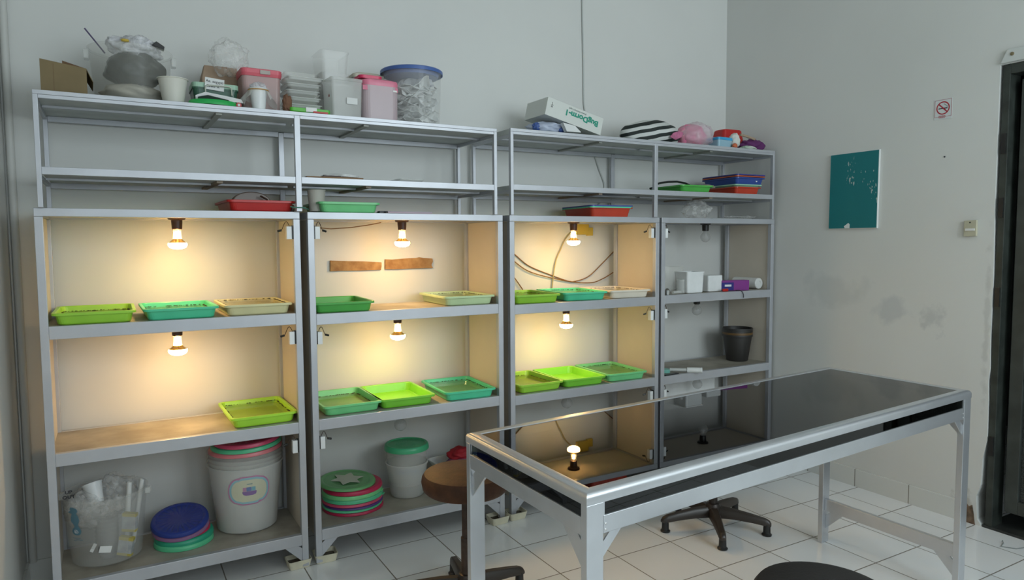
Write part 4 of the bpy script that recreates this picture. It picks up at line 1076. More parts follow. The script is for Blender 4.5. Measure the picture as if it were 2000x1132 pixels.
# trunking, tape and blade on the middle shelf edge
z = S2d + 0.0008
tr = thing('white_tube', 'white and grey tube sticking out over the fourth cabinet middle shelf edge', 'tube', (0, 0, 0))
p0, p1 = P(1314, 722, y=0.05), P(1368, 726, y=-0.03)
z0 = z + 0.016
pa, pbb = Vector((p0.x, 0.075, z0)), Vector((p1.x, -0.035, z0))
mid = pa.lerp(pbb, 0.55)
MB().tube([pa, mid], 0.010, 14).build('tube_neck', mat('pale_grey_plastic', (0.55, 0.57, 0.55), rough=0.4), tr)
MB().tube([mid, pbb], 0.0155, 18).build('tube_barrel', white_p, tr)
MB().tube([pbb, pbb + (pbb - pa).normalized() * 0.006], 0.0165, 18).build('tube_cap', white_b, tr)
o = MB().lathe([(0.022, 0), (0.034, 0), (0.034, 0.018), (0.022, 0.018)], n=28).build('tape_roll', mat('pale_teal_tape', (0.20, 0.52, 0.44), rough=0.4), None, (P(1303, 715, y=0.07).x, 0.095, z))
o.data.polygons.foreach_set('use_smooth', [False] * len(o.data.polygons))
tag(o, 'roll of pale teal tape lying flat at the left of the fourth cabinet middle shelf', 'tape')
o = MB().box((0, 0, 0), (0.11, 0.022, 0.004)).build('ruler', black_p, None, (P(1297, 729, y=0.02).x, 0.006, z), rot=(0, 0, R(6)))
tag(o, 'flat black ruler lying at the front left of the fourth cabinet middle shelf', 'tool')
x0 = P(1297, 760, y=0.27).x; x1 = P(1397, 760, y=0.27).x
o = MB().box((0, 0, 0), (x1 - x0, 0.03, 0.405)).build('foam_sheet', white_b, None, (max(x0, 2.873), 0.275, 0.1483), bevel=0.002)
tag(o, 'white foam panel standing at the back of the fourth cabinet bottom bay', 'panel')

# ------------------------------------------------------------------ on the lower decks of the racks
zt1 = T1 + 0.0006
def tray_px(FL, FR, zb, dyaw, m_, label, h=0.043, hx=0.1325, hy=0.175, wet=0, group='catering trays on the racks', tl=0.0, y0=None):
    """place a tray so its front left rim corner stands at pixel FL at depth y0"""
    p = P(FL[0], FL[1], y=y0); q = P(FR[0], FR[1], y=y0)
    a = R(dyaw)
    cx = p.x + hx * math.cos(a) - hy * math.sin(a); cy = y0 + hx * math.sin(a) + hy * math.cos(a)
    return tray(cx, cy, zb, a, m_, label, wet, group, hx, hy, h, tl)
t_red = tray_px((444, 387), (579, 390), zt1, 2, redt, 'red tray on the leftmost cabinet top beside the rack middle post', y0=0.004, hx=0.133, hy=0.16)
bw = plastic('smoky_brown_plastic', (0.22, 0.17, 0.14), rough=0.3)
c_ = P(490, 395, y=0.16)
dh = P(490, 374, y=0.13).z - zt1 - 0.022
o = MB().prism([(0.078 * math.cos(PI * i / 20), dh * math.sin(PI * i / 20) ** 0.7) for i in range(21)], 'y', -0.03, 0.03).build('smoky_dish', bw, None, (c_.x, 0.16, zt1 + 0.022), bevel=0.004)
tag(o, 'smoky brown curved dish standing up in the red tray', 'dish')
o = MB().tube([Vector((P(522, 388, y=0.10).x, 0.10, zt1 + 0.03)), Vector((P(521, 378, y=0.10).x, 0.10, zt1 + 0.052)), Vector((P(508, 373.5, y=0.10).x, 0.10, zt1 + 0.066))], 0.004, 8)
o = o.build('dark_strap', brown_p); tag(o, 'dark strap curving over the right side of the smoky dish', 'strap')
crumple('brown_bundle', (P(577, 402, y=0.03).x, 0.10, zt1 + 0.017), (0.012, 0.030, 0.017), 31, mat('brown_cloth', (0.12, 0.08, 0.06), rough=0.9), 0.2, 'small brown bundle between the red tray and the rack middle post', 'bundle')
gp = [P(567, 403, y=-0.024), P(575, 405, y=-0.027), P(584, 405, y=-0.028), P(594, 405.5, y=-0.027), P(602, 408.5, y=-0.01)]
tag(MB().tube([(q.x, q.y, q.z) for q in gp], 0.0022, 6).build('cable', mat('green_cable', (0.05, 0.20, 0.14), rough=0.5)), 'thin green cable looped round the foot of the left rack middle post', 'cable')
tray_px((623, 388), (742.7, 391.5), zt1, -1, mint2, 'light green tray on the second cabinet top holding a cup', y0=0.0, hx=0.1325, hy=0.16)
cx_ = P(620, 390, y=0.07).x
cup('paper_cup', (cx_, 0.085, zt1 + 0.006), 0.030, 0.0375, 0.090, mat('cream_paper', (0.55, 0.53, 0.47), rough=0.6), 'cream paper cup standing in the light green tray under the rack shelf')
nb = thing('notebook', 'thin pink-edged notebook on the second cabinet top beside the light green tray', 'notebook', (P(758, 414, y=0.0).x, 0.0, zt1), R(2))
MB().box((0, 0, 0.0), (0.21, 0.14, 0.006)).build('pages', mat('pink_pages', (0.55, 0.42, 0.48), rough=0.7), nb)
MB().box((-0.002, -0.002, 0.0062), (0.212, 0.142, 0.0078)).build('cover', mat('lilac_cover', (0.42, 0.40, 0.48), rough=0.6), nb)
o = MB().box((0, 0, 0), (0.055, 0.03, 0.010)).build('dark_pad', black_p, None, (P(741, 414, y=0.03).x, 0.03, zt1), bevel=0.002); tag(o, 'small dark pad between the light green tray and the notebook', 'pad')
# papers on the middle deck
zm = R1M + 0.0006
o = MB().box((0, 0, 0), (0.235, 0.20, 0.007)).build('folder', mat('brown_folder', (0.28, 0.17, 0.09), rough=0.8), None, (P(600, 348, y=0.0).x, 0.004, zm), rot=(0, 0, R(-2))); tag(o, 'brown card folder lying on the left rack middle shelf', 'folder')
o = MB().box((0, 0, 0), (0.085, 0.13, 0.006)).build('notebook', mat('dark_cover', (0.07, 0.045, 0.04), rough=0.6), None, (P(632, 346, y=0.02).x, 0.022, zm + 0.0076), rot=(0, 0, R(-4))); tag(o, 'small dark notebook on the brown folder on the left rack', 'notebook')
o = crumple('paper_sheet', (P(664, 344, y=0.1).x, 0.10, zm + 0.016), (0.08, 0.08, 0.012), 41, paper_m, 0.3, 'crumpled white paper beside the dark notebook on the brown folder', 'paper')
for k in range(3):
    o = MB().loft([(0, 0.058, 0.07, 0.01), (0.004, 0.060, 0.072, 0.01), (0.0045, 0.056, 0.068, 0.01), (0.001, 0.055, 0.067, 0.01)]).build('flat_dish', frost2, None, (P(795, 350, y=0.07).x + 0.002 * k, 0.10, R1M + 0.0006 + 0.0052 * k), rot=(0, 0, R(4 * k - 3)))
    tag(o, ('lowest', 'middle', 'topmost')[k] + ' of three flat clear dishes on the left rack middle shelf', 'dish', 'clear dishes on the left rack middle shelf')
o = MB().add([(0, 0, 0), (0.07, 0, 0.003), (0.075, 0.09, 0.010), (0.0, 0.10, 0.002), (0, 0, 0.0008), (0.07, 0, 0.0038), (0.075, 0.09, 0.0108), (0.0, 0.10, 0.0028)], [(0, 1, 2, 3), (4, 5, 6, 7), (0, 1, 5, 4), (1, 2, 6, 5), (2, 3, 7, 6), (3, 0, 4, 7)]).build('paper_sheet', paper_m, None, (P(903, 354, y=0.1).x, 0.08, R1M + 0.0008)); tag(o, 'small white paper scrap at the right end of the left rack middle shelf', 'paper')

# right rack, lower decks
zc = T1 + 0.0006
nest = [(0.0, orange_r, 0.050, 'red tray, outermost of the nest of three on the third cabinet top'), (0.0095, aqua, 0.043, 'teal tray in the middle of the nest of three on the third cabinet top'), (0.0175, bluet, 0.0415, 'blue tray, topmost of the nest of three on the third cabinet top')]
for k, (dz, m_, h_, lb) in enumerate(nest):
    p = P(1156.7, 404 - 3 * k, y=-0.002)
    hx, hy = 0.1325, 0.160
    a = R(-5)
    tag(MB().loft([(0.0, hx - 0.0195 - 0.0015 * k, hy - 0.0195 - 0.0015 * k, 0.02), (h_ - 0.007, hx - 0.0105 - 0.0013 * k, hy - 0.0105 - 0.0013 * k, 0.02), (h_ - 0.007, hx, hy, 0.02), (h_, hx, hy, 0.02), (h_, hx - 0.0115 - 0.0013 * k, hy - 0.0115 - 0.0013 * k, 0.02), (0.001, hx - 0.0205 - 0.0015 * k, hy - 0.0205 - 0.0015 * k, 0.02)]).build('tray', m_, None, (p.x + hx * math.cos(a) - hy * math.sin(a), 0.0 + hx * math.sin(a) + hy * math.cos(a) + 0.008, zc + dz), rot=(0, 0, a)), lb, 'tray', 'nested trays on the third cabinet top')
zm2 = R2M + 0.0006
tray_px((1331.6, 360), (1404, 361), zm2, -4, dgrn if False else grn, 'dark green tray on the right rack middle shelf beside the stacked trays', y0=-0.018, hx=0.118, hy=0.150, h=0.036)
p = P(1437, 364, y=-0.02)
def tr2(dx, dz, m_, lb, h_=0.043, hx=0.118, hy=0.150, yaw=-2.0, pxl=1437, dy=-0.018):
    p = P(pxl, 364, y=dy); a = R(yaw)
    o = MB().loft([(0.0, hx - 0.017, hy - 0.017, 0.018), (h_ - 0.006, hx - 0.010, hy - 0.010, 0.018), (h_ - 0.006, hx, hy, 0.018), (h_, hx, hy, 0.018), (h_, hx - 0.0105, hy - 0.0105, 0.018), (0.002, hx - 0.018, hy - 0.018, 0.018)]).build('tray', m_, None, (p.x + hx * math.cos(a) - hy * math.sin(a) + dx, dy + hx * math.sin(a) + hy * math.cos(a) + 0.002, zm2 + dz), rot=(0, 0, a))
    return tag(o, lb, 'tray', 'stacked trays on the right rack')
tr2(0.008, 0, orange_r, 'red tray at the bottom of the stack on the right rack middle shelf', h_=0.040, hx=0.105, hy=0.14)
tr2(0.004, 0.0412, mat('pale_mint_plastic', (0.32, 0.58, 0.40), rough=0.4), 'flat mint tray above the bottom red tray of the right rack stack', h_=0.014, hx=0.110, hy=0.146)
ob = tr2(0.014, 0.056, bluet, 'blue tray with a white sticker in the stack on the right rack', h_=0.040)
MB().lathe([(0.0065, 0), (0.0065, 0.0006)], n=16).xf(RX(90)).build('sticker', paper_m, ob, (0.050, -0.1372, 0.022), rot=(R(-12), 0, 0))
tr2(0.014, 0.0972, plastic('rust_orange_plastic', (0.50, 0.10, 0.05)), 'thin orange tray rim between two blue trays in the right rack stack', h_=0.008)
tr2(0.016, 0.106, plastic('indigo_plastic', (0.05, 0.05, 0.26)), 'indigo tray on the very top of the right rack stack', h_=0.008)
hp = [P(u, v, y=y) for u, v, y in ((1270, 368, 0.03), (1277, 366.5, 0.05), (1279, 361, 0.06), (1290, 357, 0.07), (1305, 355, 0.08), (1322, 354.5, 0.09), (1338, 357.5, 0.10), (1346, 361, 0.11))]
tag(MB().tube([(q.x, q.y, max(q.z, zm2 + 0.006)) for q in hp], 0.0058, 8).build('bent_handle', black_p), 'black bent handle lying across the dark green tray on the right rack', 'handle')
crumple('tan_cloth', (P(1386, 356, y=0.06).x, 0.09, zm2 + 0.040), (0.052, 0.05, 0.012), 44, mat('tan_cloth', (0.42, 0.38, 0.30), rough=0.9), 0.25, 'tan cloth lump on the dark green tray on the right rack', 'cloth')
crumple('clear_bag', (P(1366, 410, y=0.10).x, 0.12, zc + 0.052), (0.088, 0.075, 0.056), 47, film, 0.35, 'crinkled clear bag on the fourth cabinet top under the rack shelf', 'bag', zmin=-0.05)
o = MB().box((0, 0, 0), (0.31, 0.17, 0.004)).build('flat_board', mat('dull_board', (0.30, 0.31, 0.29), rough=0.6), None, (P(1395, 425, y=0.06).x, 0.07, zc), rot=(0, 0, R(-2))); tag(o, 'flat grey board lying on the fourth cabinet top', 'board')
crumple('clear_bag', (P(1455, 420, y=0.10).x, 0.14, zc + 0.0145), (0.125, 0.065, 0.010), 49, film, 0.3, 'flat clear bag lying on the grey board on the fourth cabinet top', 'bag')

# ------------------------------------------------------------------ on top of the left rack
ZT = R1T + 0.0006
def width_at(u0, u1, y, v=180): return P(u1, v, y=y).x - P(u0, v, y=y).x
# cardboard box with its flaps open
cbx = thing('cardboard_box', 'brown cardboard box with open flaps at the left end of the left rack top', 'box', (P(80, 180, y=0.0).x, 0.0, ZT), R(3))
bwid = width_at(80, 171, 0.0); bh = P(100, 116, y=0.0).z - ZT; bh2 = P(168, 133, y=0.0).z - ZT
dp = 0.19; tk = 0.003
def slopebox(x0, y0, x1, y1, zA, zB):
    return [(x0, y0, 0), (x1, y0, 0), (x1, y1, 0), (x0, y1, 0), (x0, y0, zA), (x1, y0, zB), (x1, y1, zB), (x0, y1, zA)]
FB = [(0, 3, 2, 1), (4, 5, 6, 7), (0, 1, 5, 4), (1, 2, 6, 5), (2, 3, 7, 6), (3, 0, 4, 7)]
hz = lambda x: bh + (bh2 - bh) * x / bwid
m = MB()
m.add(slopebox(0, 0, bwid, tk, bh, bh2), FB); m.add(slopebox(0, dp - tk, bwid, dp, bh, bh2), FB)
m.add(slopebox(0, tk, tk, dp - tk, bh, hz(tk)), FB); m.add(slopebox(bwid - tk, tk, bwid, dp - tk, hz(bwid - tk), bh2), FB)
m.box((tk, tk, 0), (bwid - tk, dp - tk, tk))
m.build('box_walls', card_m, cbx)
MB().add([(0.005, 0.002, hz(0)), (bwid, 0.002, bh2), (bwid, 0.055, bh2 - 0.012), (0.005, 0.06, hz(0) - 0.012), (0.005, 0.002, hz(0) - 0.002), (bwid, 0.002, bh2 - 0.002), (bwid, 0.055, bh2 - 0.014), (0.005, 0.06, hz(0) - 0.014)], FB).build('flap', card_in, cbx)
MB().add([(bwid * 0.48, 0.030, hz(bwid * .48) + 0.016), (bwid, 0.030, bh2 + 0.006), (bwid, 0.034, bh2 + 0.006), (bwid * 0.48, 0.034, hz(bwid * .48) + 0.016), (bwid * 0.48, 0.030, hz(bwid * .48) - 0.010), (bwid - 0.004, 0.030, bh2 - 0.010), (bwid - 0.004, 0.034, bh2 - 0.010), (bwid * 0.48, 0.034, hz(bwid * .48) - 0.010)], FB).build('flap', card_in, cbx)
MB().add([(bwid - 0.001, 0.01, bh2), (bwid - 0.001, dp - 0.01, bh2), (bwid + 0.022, dp - 0.02, bh2 - 0.045), (bwid + 0.018, 0.02, bh2 - 0.040), (bwid + 0.001, 0.01, bh2), (bwid + 0.001, dp - 0.01, bh2), (bwid + 0.024, dp - 0.02, bh2 - 0.045), (bwid + 0.020, 0.02, bh2 - 0.040)], FB).build('flap', card_m, cbx)
MB().box((bwid * 0.28, -0.0006, 0.0), (bwid * 0.285, -0.0001, bh * 0.9)).build('crease', card_in, cbx)
o = MB().box((0, 0, 0), (0.004, 0.05, 0.045)).build('paper_slip', paper_m, None, (cbx.location.x + bwid * 0.44, 0.06, ZT + hz(bwid * .44) - 0.025), rot=(0, R(-14), 0)); tag(o, 'white paper slip sticking out of the cardboard box', 'paper')

# large frosted bucket
yb = 0.185
xb = (P(182, 150, y=yb).x + P(329, 150, y=yb).x) / 2
rB = 147 / 2 * px((xb, yb, 2.05)) - 0.004
rb_ = (320 - 190) / 2 * px((xb, yb, 1.9)) - 0.004
zt_b = P(250, 82, y=yb - rB).z
bb = thing('large_bucket', 'large frosted bucket holding a black bag and white plastic, beside the cardboard box', 'bucket', (xb, yb, 0))
round_tub(MB(), ZT + 0.001, zt_b, rb_, rB).build('bucket_body', clear('grey_frosted_bucket', (0.66, 0.66, 0.60), 0.13, 0.3), bb)
for sgn in (1, -1):
    MB().box((-0.006, -0.022, -0.045), (0.012, 0.022, -0.010)).xf(XM(0, 0, zt_b) @ Matrix.Rotation(facing((xb, yb)) + sgn * PI / 2 * 1.02, 4, 'Z') @ XM(rB + 0.004, 0, 0)).build('handle_lug', frost2, bb, bevel=0.004)
hB = zt_b - ZT
crumple('black_bag', (xb + 0.012, yb - 0.018, ZT + hB * 0.63), (rB * 0.74, rB * 0.74, hB * 0.33), 51, mat('black_film', (0.012, 0.016, 0.015), rough=0.35), 0.16, 'black plastic bag seen through the wall of the large frosted bucket', 'bag')
crumple('beige_bag', (xb + 0.004, yb, ZT + hB * 0.22), (rb_ * 0.88, rb_ * 0.88, hB * 0.18), 53, mat('beige_film', (0.50, 0.46, 0.38), rough=0.6), 0.15, 'beige bundle in the bottom of the large frosted bucket', 'bag')
crumple('white_bag', (xb + 0.015, yb - 0.01, zt_b + 0.010), (0.088, 0.085, 0.045), 55, film_w, 0.40, 'crumpled white plastic bag heaped over the top of the large frosted bucket', 'bag')
crumple('yellow_scrap', (P(244, 80, y=yb - 0.1).x, yb - 0.1, P(244, 79, y=yb - 0.1).z), (0.014, 0.010, 0.006), 57, yel, 0.3, 'small yellow scrap on the white bag in the large frosted bucket', 'scrap')
pa, pb_ = P(165, 55, y=yb), P(205, 104, y=yb)
tag(MB().tube([pa, pb_], 0.0028, 8).build('stick', mat('violet_stick', (0.10, 0.08, 0.16), rough=0.5)), 'thin violet stick leaning out of the left side of the large frosted bucket', 'stick')
q = [P(u, v, y=yb - 0.06) for u, v in ((296, 89), (305, 82), (321, 93), (320, 100))]
o = MB().prism([(p.x, p.z) for p in q], 'y', yb - 0.075, yb - 0.05).build('black_clip', black_p, bevel=0.002); tag(o, 'black clip on the right rim of the large frosted bucket', 'clip')
q = [P(u, v, y=yb - 0.06) for u, v in ((289, 77), (293, 84), (299, 91))]
MB().tube(q, 0.0022, 6).build('clip_arm', black_p, o)
# white cup
yc_ = 0.045
xc = P(338, 180, y=yc_).x
cup('paper_cup', (xc, yc_, ZT), 0.0355, 0.0505, P(338, 149, y=yc_ - 0.05).z - ZT, mat('ivory_paper', (0.68, 0.67, 0.60), rough=0.5), 'large plain white paper cup between the frosted bucket and the green tub', rim=0.004)
# kraft carton, label card, green tub, lid
kx0, kx1 = P(394, 150, y=0.24).x, P(472, 150, y=0.24).x
kz = P(430, 127, y=0.24).z
kc = thing('kraft_carton', 'brown kraft paper carton behind the green tub on the left rack top', 'carton', ((kx0 + kx1) / 2, 0.29, ZT))
kw = (kx1 - kx0) / 2
MB().loft([(0, kw, 0.055, 0.004), ((kz - ZT) * 0.72, kw, 0.055, 0.004), (kz - ZT, kw * 0.82, 0.020, 0.004)]).build('carton_body', kraft, kc)
MB().box((kw * 0.05 - 0.02, -0.024, (kz - ZT) * 0.93), (kw * 0.05 + 0.022, -0.0225, (kz - ZT) * 1.002)).build('carton_tape', mat('kraft_dark', (0.30, 0.17, 0.09), rough=0.8), kc)
gx0, gx1 = P(376, 190, y=0.06).x, P(467, 190, y=0.06).x
gw = (gx1 - gx0) / 2; gz = P(430, 164, y=0.06).z
gt = thing('green_tub', 'dark green see-through tub with a mint rim and wire handle on the left rack', 'tub', ((gx0 + gx1) / 2, 0.13, ZT))
tub(MB(), 0.016, gz - ZT - 0.018, gw * 0.90, 0.062, gw * 0.97, 0.070, 0.02).build('tub_body', mat('green_glass_plastic', (0.05, 0.14, 0.09), rough=0.25, alpha=0.85), gt)
MB().loft([(gz - ZT - 0.0178, gw, 0.073, 0.02), (gz - ZT, gw, 0.073, 0.02), (gz - ZT, gw * 0.9, 0.06, 0.02), (gz - ZT - 0.0178, gw * 0.9, 0.06, 0.02)], False, False).build('tub_rim', mat('pale_mint', (0.36, 0.56, 0.42), rough=0.4), gt)
hq = [P(u, v, y=0.045) - Vector(gt.location) for u, v in ((402, 188), (401, 172), (403, 167), (410, 166.5), (446, 169.5), (452, 172), (453, 187))]
MB().tube(hq, 0.0028, 8).build('wire_handle', mat('cream_wire', (0.52, 0.54, 0.46), rough=0.4), gt)
MB().box((-gw * 0.94, -0.0625, 0), (gw * 0.94, 0.06, 0.0155)).build('tub_base', dgrn, gt, bevel=0.004)
lc = thing('label_card', 'white card with handwriting standing above the green tub handle', 'card', tuple(P(419, 165, y=0.052)), R(4))
cwx = width_at(400, 438, 0.05) / 2
MB().box((-cwx, -0.0006, -0.022), (cwx, 0.0006, 0.023)).xf(RYm(4)).build('card_face', paper_m, lc)
text('Ae. aegypti', 0.0145, ink, lc, RYm(4) @ XM(0.0, -0.0011, 0.010) @ RX(90), name='handwriting', sx=1.0)
text('Cawu. A', 0.0135, ink, lc, RYm(4) @ XM(-0.006, -0.0011, -0.009) @ RX(90), name='handwriting', sx=1.0)
q = [P(u, v, y=0.03) for u, v in ((381, 187), (400, 181), (440, 189), (470, 196), (474, 203), (430, 198), (400, 191), (383, 199))]
o = MB().prism([(p.x, p.z) for p in q], 'y', 0.012, 0.036).build('paper_sheet', paper_m, None); tag(o, 'folded white paper draped in front of the green tub', 'paper')
q = [P(u, v, y=0.02) for u, v in ((386, 190), (405, 187), (445, 197), (455, 206), (386, 199))]
o = MB().prism([(p.x, p.z) for p in q], 'y', 0.002, 0.0105).build('dark_net', mat('dark_green_net', (0.012, 0.03, 0.02), rough=0.8), None); tag(o, 'dark green netting folded under the white paper by the green tub', 'net')
lx_ = P(417, 205, y=0.04).x
lid('lid', (lx_, 0.034, ZT), 0.0900, 0.019, mat('vivid_green_plastic', (0.02, 0.42, 0.09), rough=0.3), 'bright green round lid lying in front of the green tub on the left rack', tilt=(R(-2), 0, 0)).scale = (1, 0.62, 1)
p = P(466, 205, y=0.012)
o = MB().tube([(p.x, 0.004, ZT + 0.0105), (p.x, 0.020, ZT + 0.0105)], 0.0098, 16).build('red_bottle', redt); 
o.name = 'bottle_stopper'; tag(o, 'small red stopper lying beside the bright green lid', 'stopper')
MB().tube([(p.x, 0.0032, ZT + 0.0105), (p.x, 0.0038, ZT + 0.0105)], 0.005, 14).build('pale_centre', paper_m, o)
# airy clear bag on the carton
pB = P(447, 115, y=0.22)
crumple('clear_bag', (pB.x, 0.22, pB.z + 0.002), (0.078, 0.06, 0.075), 61, film, 0.28, 'crumpled clear plastic bag perched on the kraft carton', 'bag')
# pink-lidded container
yk = 0.09
x0, x1 = P(472, 180, y=yk).x, P(553, 180, y=yk).x
zk = P(512, 134, y=yk).z
pk = thing('pink_container', 'translucent container with a coral pink lid behind the netted cup', 'container', ((x0 + x1) / 2, yk + 0.075, ZT))
hw = (x1 - x0) / 2; hh = zk - ZT
MB().loft([(0.001, hw * 0.84, 0.060, 0.02), (0.006, hw * 0.88, 0.063, 0.02), (hh * 0.60, hw * 0.93, 0.066, 0.02), (hh - 0.030, hw * 0.95, 0.067, 0.02)], True, False).build('container_body', mat('rosy_clear_plastic', (0.62, 0.44, 0.42), rough=0.3, alpha=0.72), pk)
MB().loft([(hh * 0.58, hw * 0.90, 0.064, 0.02), (hh - 0.012, hw * 0.93, 0.066, 0.02)], True, False).build('pink_lining', mat('pink_lining', (0.62, 0.18, 0.18), rough=0.4, alpha=0.8), pk)
MB().loft([(hh - 0.030, hw * 0.975, 0.070, 0.022), (hh - 0.018, hw, 0.074, 0.022), (hh - 0.003, hw, 0.074, 0.022), (hh, hw * 0.97, 0.07, 0.022)]).build('container_lid', plastic('coral_pink_plastic', (0.72, 0.13, 0.17)), pk)
MB().box((-0.008, -0.0775, hh - 0.022), (0.032, -0.0742, hh - 0.006)).build('latch', mat('latch_metal', (0.45, 0.40, 0.36), rough=0.4), pk, bevel=0.001)
# small cup under netting with rubber band
yn = 0.022
xn = P(505, 195, y=yn).x
nc_ = cup('paper_cup', (xn, yn, ZT), 0.024, 0.0335, P(505, 170, y=yn - 0.03).z - ZT, white_b, 'small white cup covered with white net held by an orange rubber band')
hN = P(505, 170, y=yn - 0.03).z - ZT
crumple('net_cover', (0, 0, hN + 0.004), (0.030, 0.030, 0.020), 63, film_w, 0.30, parent=nc_, zmin=-0.006)
sk = MB(); vs = []; fs = []
nS = 48
for k in range(5):
    t = k / 4
    for i in range(nS):
        a = 2 * PI * i / nS
        fl = t * (0.016 * (0.6 + math.sin(a * 5 + 1) * 0.5) + 0.012 * abs(math.sin(a)) * 0 + 0.018 * abs(math.cos(a)))
        q = 0.0372 + fl
        drop = (0.050 + 0.016 * math.sin(a * 4 + 0.5)) * t * (0.55 + 0.45 * abs(math.cos(a)))
        vs.append((q * math.cos(a), q * math.sin(a) * 0.9, hN - 0.006 - drop))
for k in range(4):
    for i in range(nS):
        j = (i + 1) % nS
        if math.sin(2 * PI * (i + 0.5) / nS) < -0.80: continue
        fs.append((k * nS + i, k * nS + j, (k + 1) * nS + j, (k + 1) * nS + i))
sk.add(vs, fs, True).build('net_skirt', clear('white_net', (0.78, 0.77, 0.74), 0.5, 0.6), nc_)
MB().tube([(0.0382 * math.cos(2 * PI * i / 40), 0.0382 * math.sin(2 * PI * i / 40), hN - 0.008) for i in range(41)], 0.0018, 6).build('rubber_band', mat('orange_rubber', (0.50, 0.25, 0.03), rough=0.5), nc_)
# stack of shallow clear containers on a green lid
ys = 0.055
x0, x1 = P(561, 190, y=ys).x, P(628, 190, y=ys).x
g = thing('flat_tray', 'grass green rectangular tray lid with a white latch under the clear container stack', 'tray', ((P(562, 215, y=0.03).x + P(640, 215, y=0.03).x) / 2, 0.060, ZT))
gw2 = width_at(562, 640, 0.03) / 2
MB().loft([(0, gw2 * 0.96, 0.072, 0.012), (0.004, gw2, 0.076, 0.012), (0.017, gw2, 0.076, 0.012), (0.019, gw2 * 0.95, 0.070, 0.012)]).build('lid_plate', plastic('grass_green_plastic', (0.09, 0.48, 0.03)), g)
MB().box((-0.020, -0.0795, 0.003), (0.024, -0.0762, 0.021)).build('latch', white_p, g, bevel=0.001)
o = MB().box((0, 0, 0), (0.06, 0.004, 0.007)).build('red_strip', redt, None, (P(612, 219, y=-0.02).x, -0.0222, ZT + 0.0), bevel=0.001); tag(o, 'thin red plastic strip in front of the grass green lid', 'strip')
n_st = 11
zs0 = ZT + 0.0198
ztop = P(592, 142, y=ys).z
stp = (ztop - zs0) / n_st
cx0, cxw = (x0 + x1) / 2, (x1 - x0) / 2
for k in range(n_st):
    dx = 0.006 * math.sin(k * 2.3); z0 = zs0 + stp * k
    big = k >= 7
    h_ = stp * 0.90
    ww = cxw * (1.08 if big else 1.0) * (0.97 + 0.03 * math.sin(k * 1.7))
    o = MB().loft([(0, ww * 0.9, 0.066, 0.014), (h_ - 0.004, ww * 0.95, 0.070, 0.014), (h_ - 0.004, ww, 0.075, 0.014), (h_, ww, 0.075, 0.014), (h_, ww * 0.93, 0.068, 0.014), (0.0012, ww * 0.88, 0.064, 0.014)]).build('shallow_container', frost2 if k % 2 else frost, None, (cx0 + dx, ys + 0.075, z0), rot=(0, 0, R(3 * math.sin(k * 3))))
    tag(o, 'shallow clear containers piled on the grass green lid on the left rack', 'container', 'shallow clear containers piled on the grass green lid')
crumple('dried_leaves', (P(561, 196, y=0.0).x, 0.005, ZT + 0.034), (0.018, 0.016, 0.034), 67, mat('dry_brown', (0.20, 0.10, 0.06), rough=0.9), 0.35, 'small reddish brown clump left of the shallow container pile', 'clump')
# tall square tubs
yt = 0.16
x0, x1 = P(628, 130, y=yt).x, P(686, 130, y=yt).x
zt2 = P(655, 98, y=yt).z
for k in range(2):
    cxq = (x0 + x1) / 2 - 0.004 * k
    z1 = zt2 - 0.095 * (1 - k)
    o = MB(); tub(o, 0, 0.19, (x1 - x0) * 0.38, 0.055, (x1 - x0) * 0.47, 0.075, 0.014)
    o = o.build('square_tub', frost3, None, (cxq, yt + 0.085, z1 - 0.19), rot=(0, 0, R(2 * k)))
    tag(o, ('lower', 'upper')[k] + ' of two tall square clear tubs nested behind the milky tub', 'tub', 'tall square clear tubs nested on the left rack')
# its support: a low clear box under the nested tubs
zlow = zt2 - 0.095 - 0.19
if zlow > ZT + 0.004:
    o = MB().loft([(0, 0.052, 0.06, 0.01), (zlow - ZT - 0.0005, 0.055, 0.063, 0.01)]).build('clear_box', frost2, None, ((x0 + x1) / 2, yt + 0.085, ZT)); tag(o, 'low clear box under the nested square tubs on the left rack', 'box')
ym_ = 0.015
x0, x1 = P(646, 190, y=ym_).x, P(708, 190, y=ym_).x
zt3 = P(678, 151, y=ym_).z
mt = thing('milky_tub', 'milky square tub with a small white label at the front of the left rack', 'tub', ((x0 + x1) / 2, ym_ + 0.062, ZT), R(4))
wq = (x1 - x0) / 2
MB().loft([(0.0, wq * 0.90, 0.052, 0.010), (0.003, wq * 0.93, 0.054, 0.010), (zt3 - ZT - 0.014, wq * 0.99, 0.060, 0.010), (zt3 - ZT - 0.014, wq * 1.02, 0.063, 0.010), (zt3 - ZT - 0.002, wq * 1.02, 0.063, 0.010), (zt3 - ZT, wq * 0.97, 0.058, 0.010)]).build('tub_body', frost2, mt)
MB().box((-0.005, -0.0600, (zt3 - ZT) * 0.36), (0.042, -0.0585, (zt3 - ZT) * 0.36 + 0.026)).xf(RX(2.5)).build('label', paper_m, mt)
MB().lathe([(0.006, 0), (0.006, 0.0006)], n=12).xf(XM(-wq * 0.97, -0.02, (zt3 - ZT) * 0.55) @ RYm(-90)).build('red_mark', mat('dark_red', (0.25, 0.03, 0.03), rough=0.6), mt)
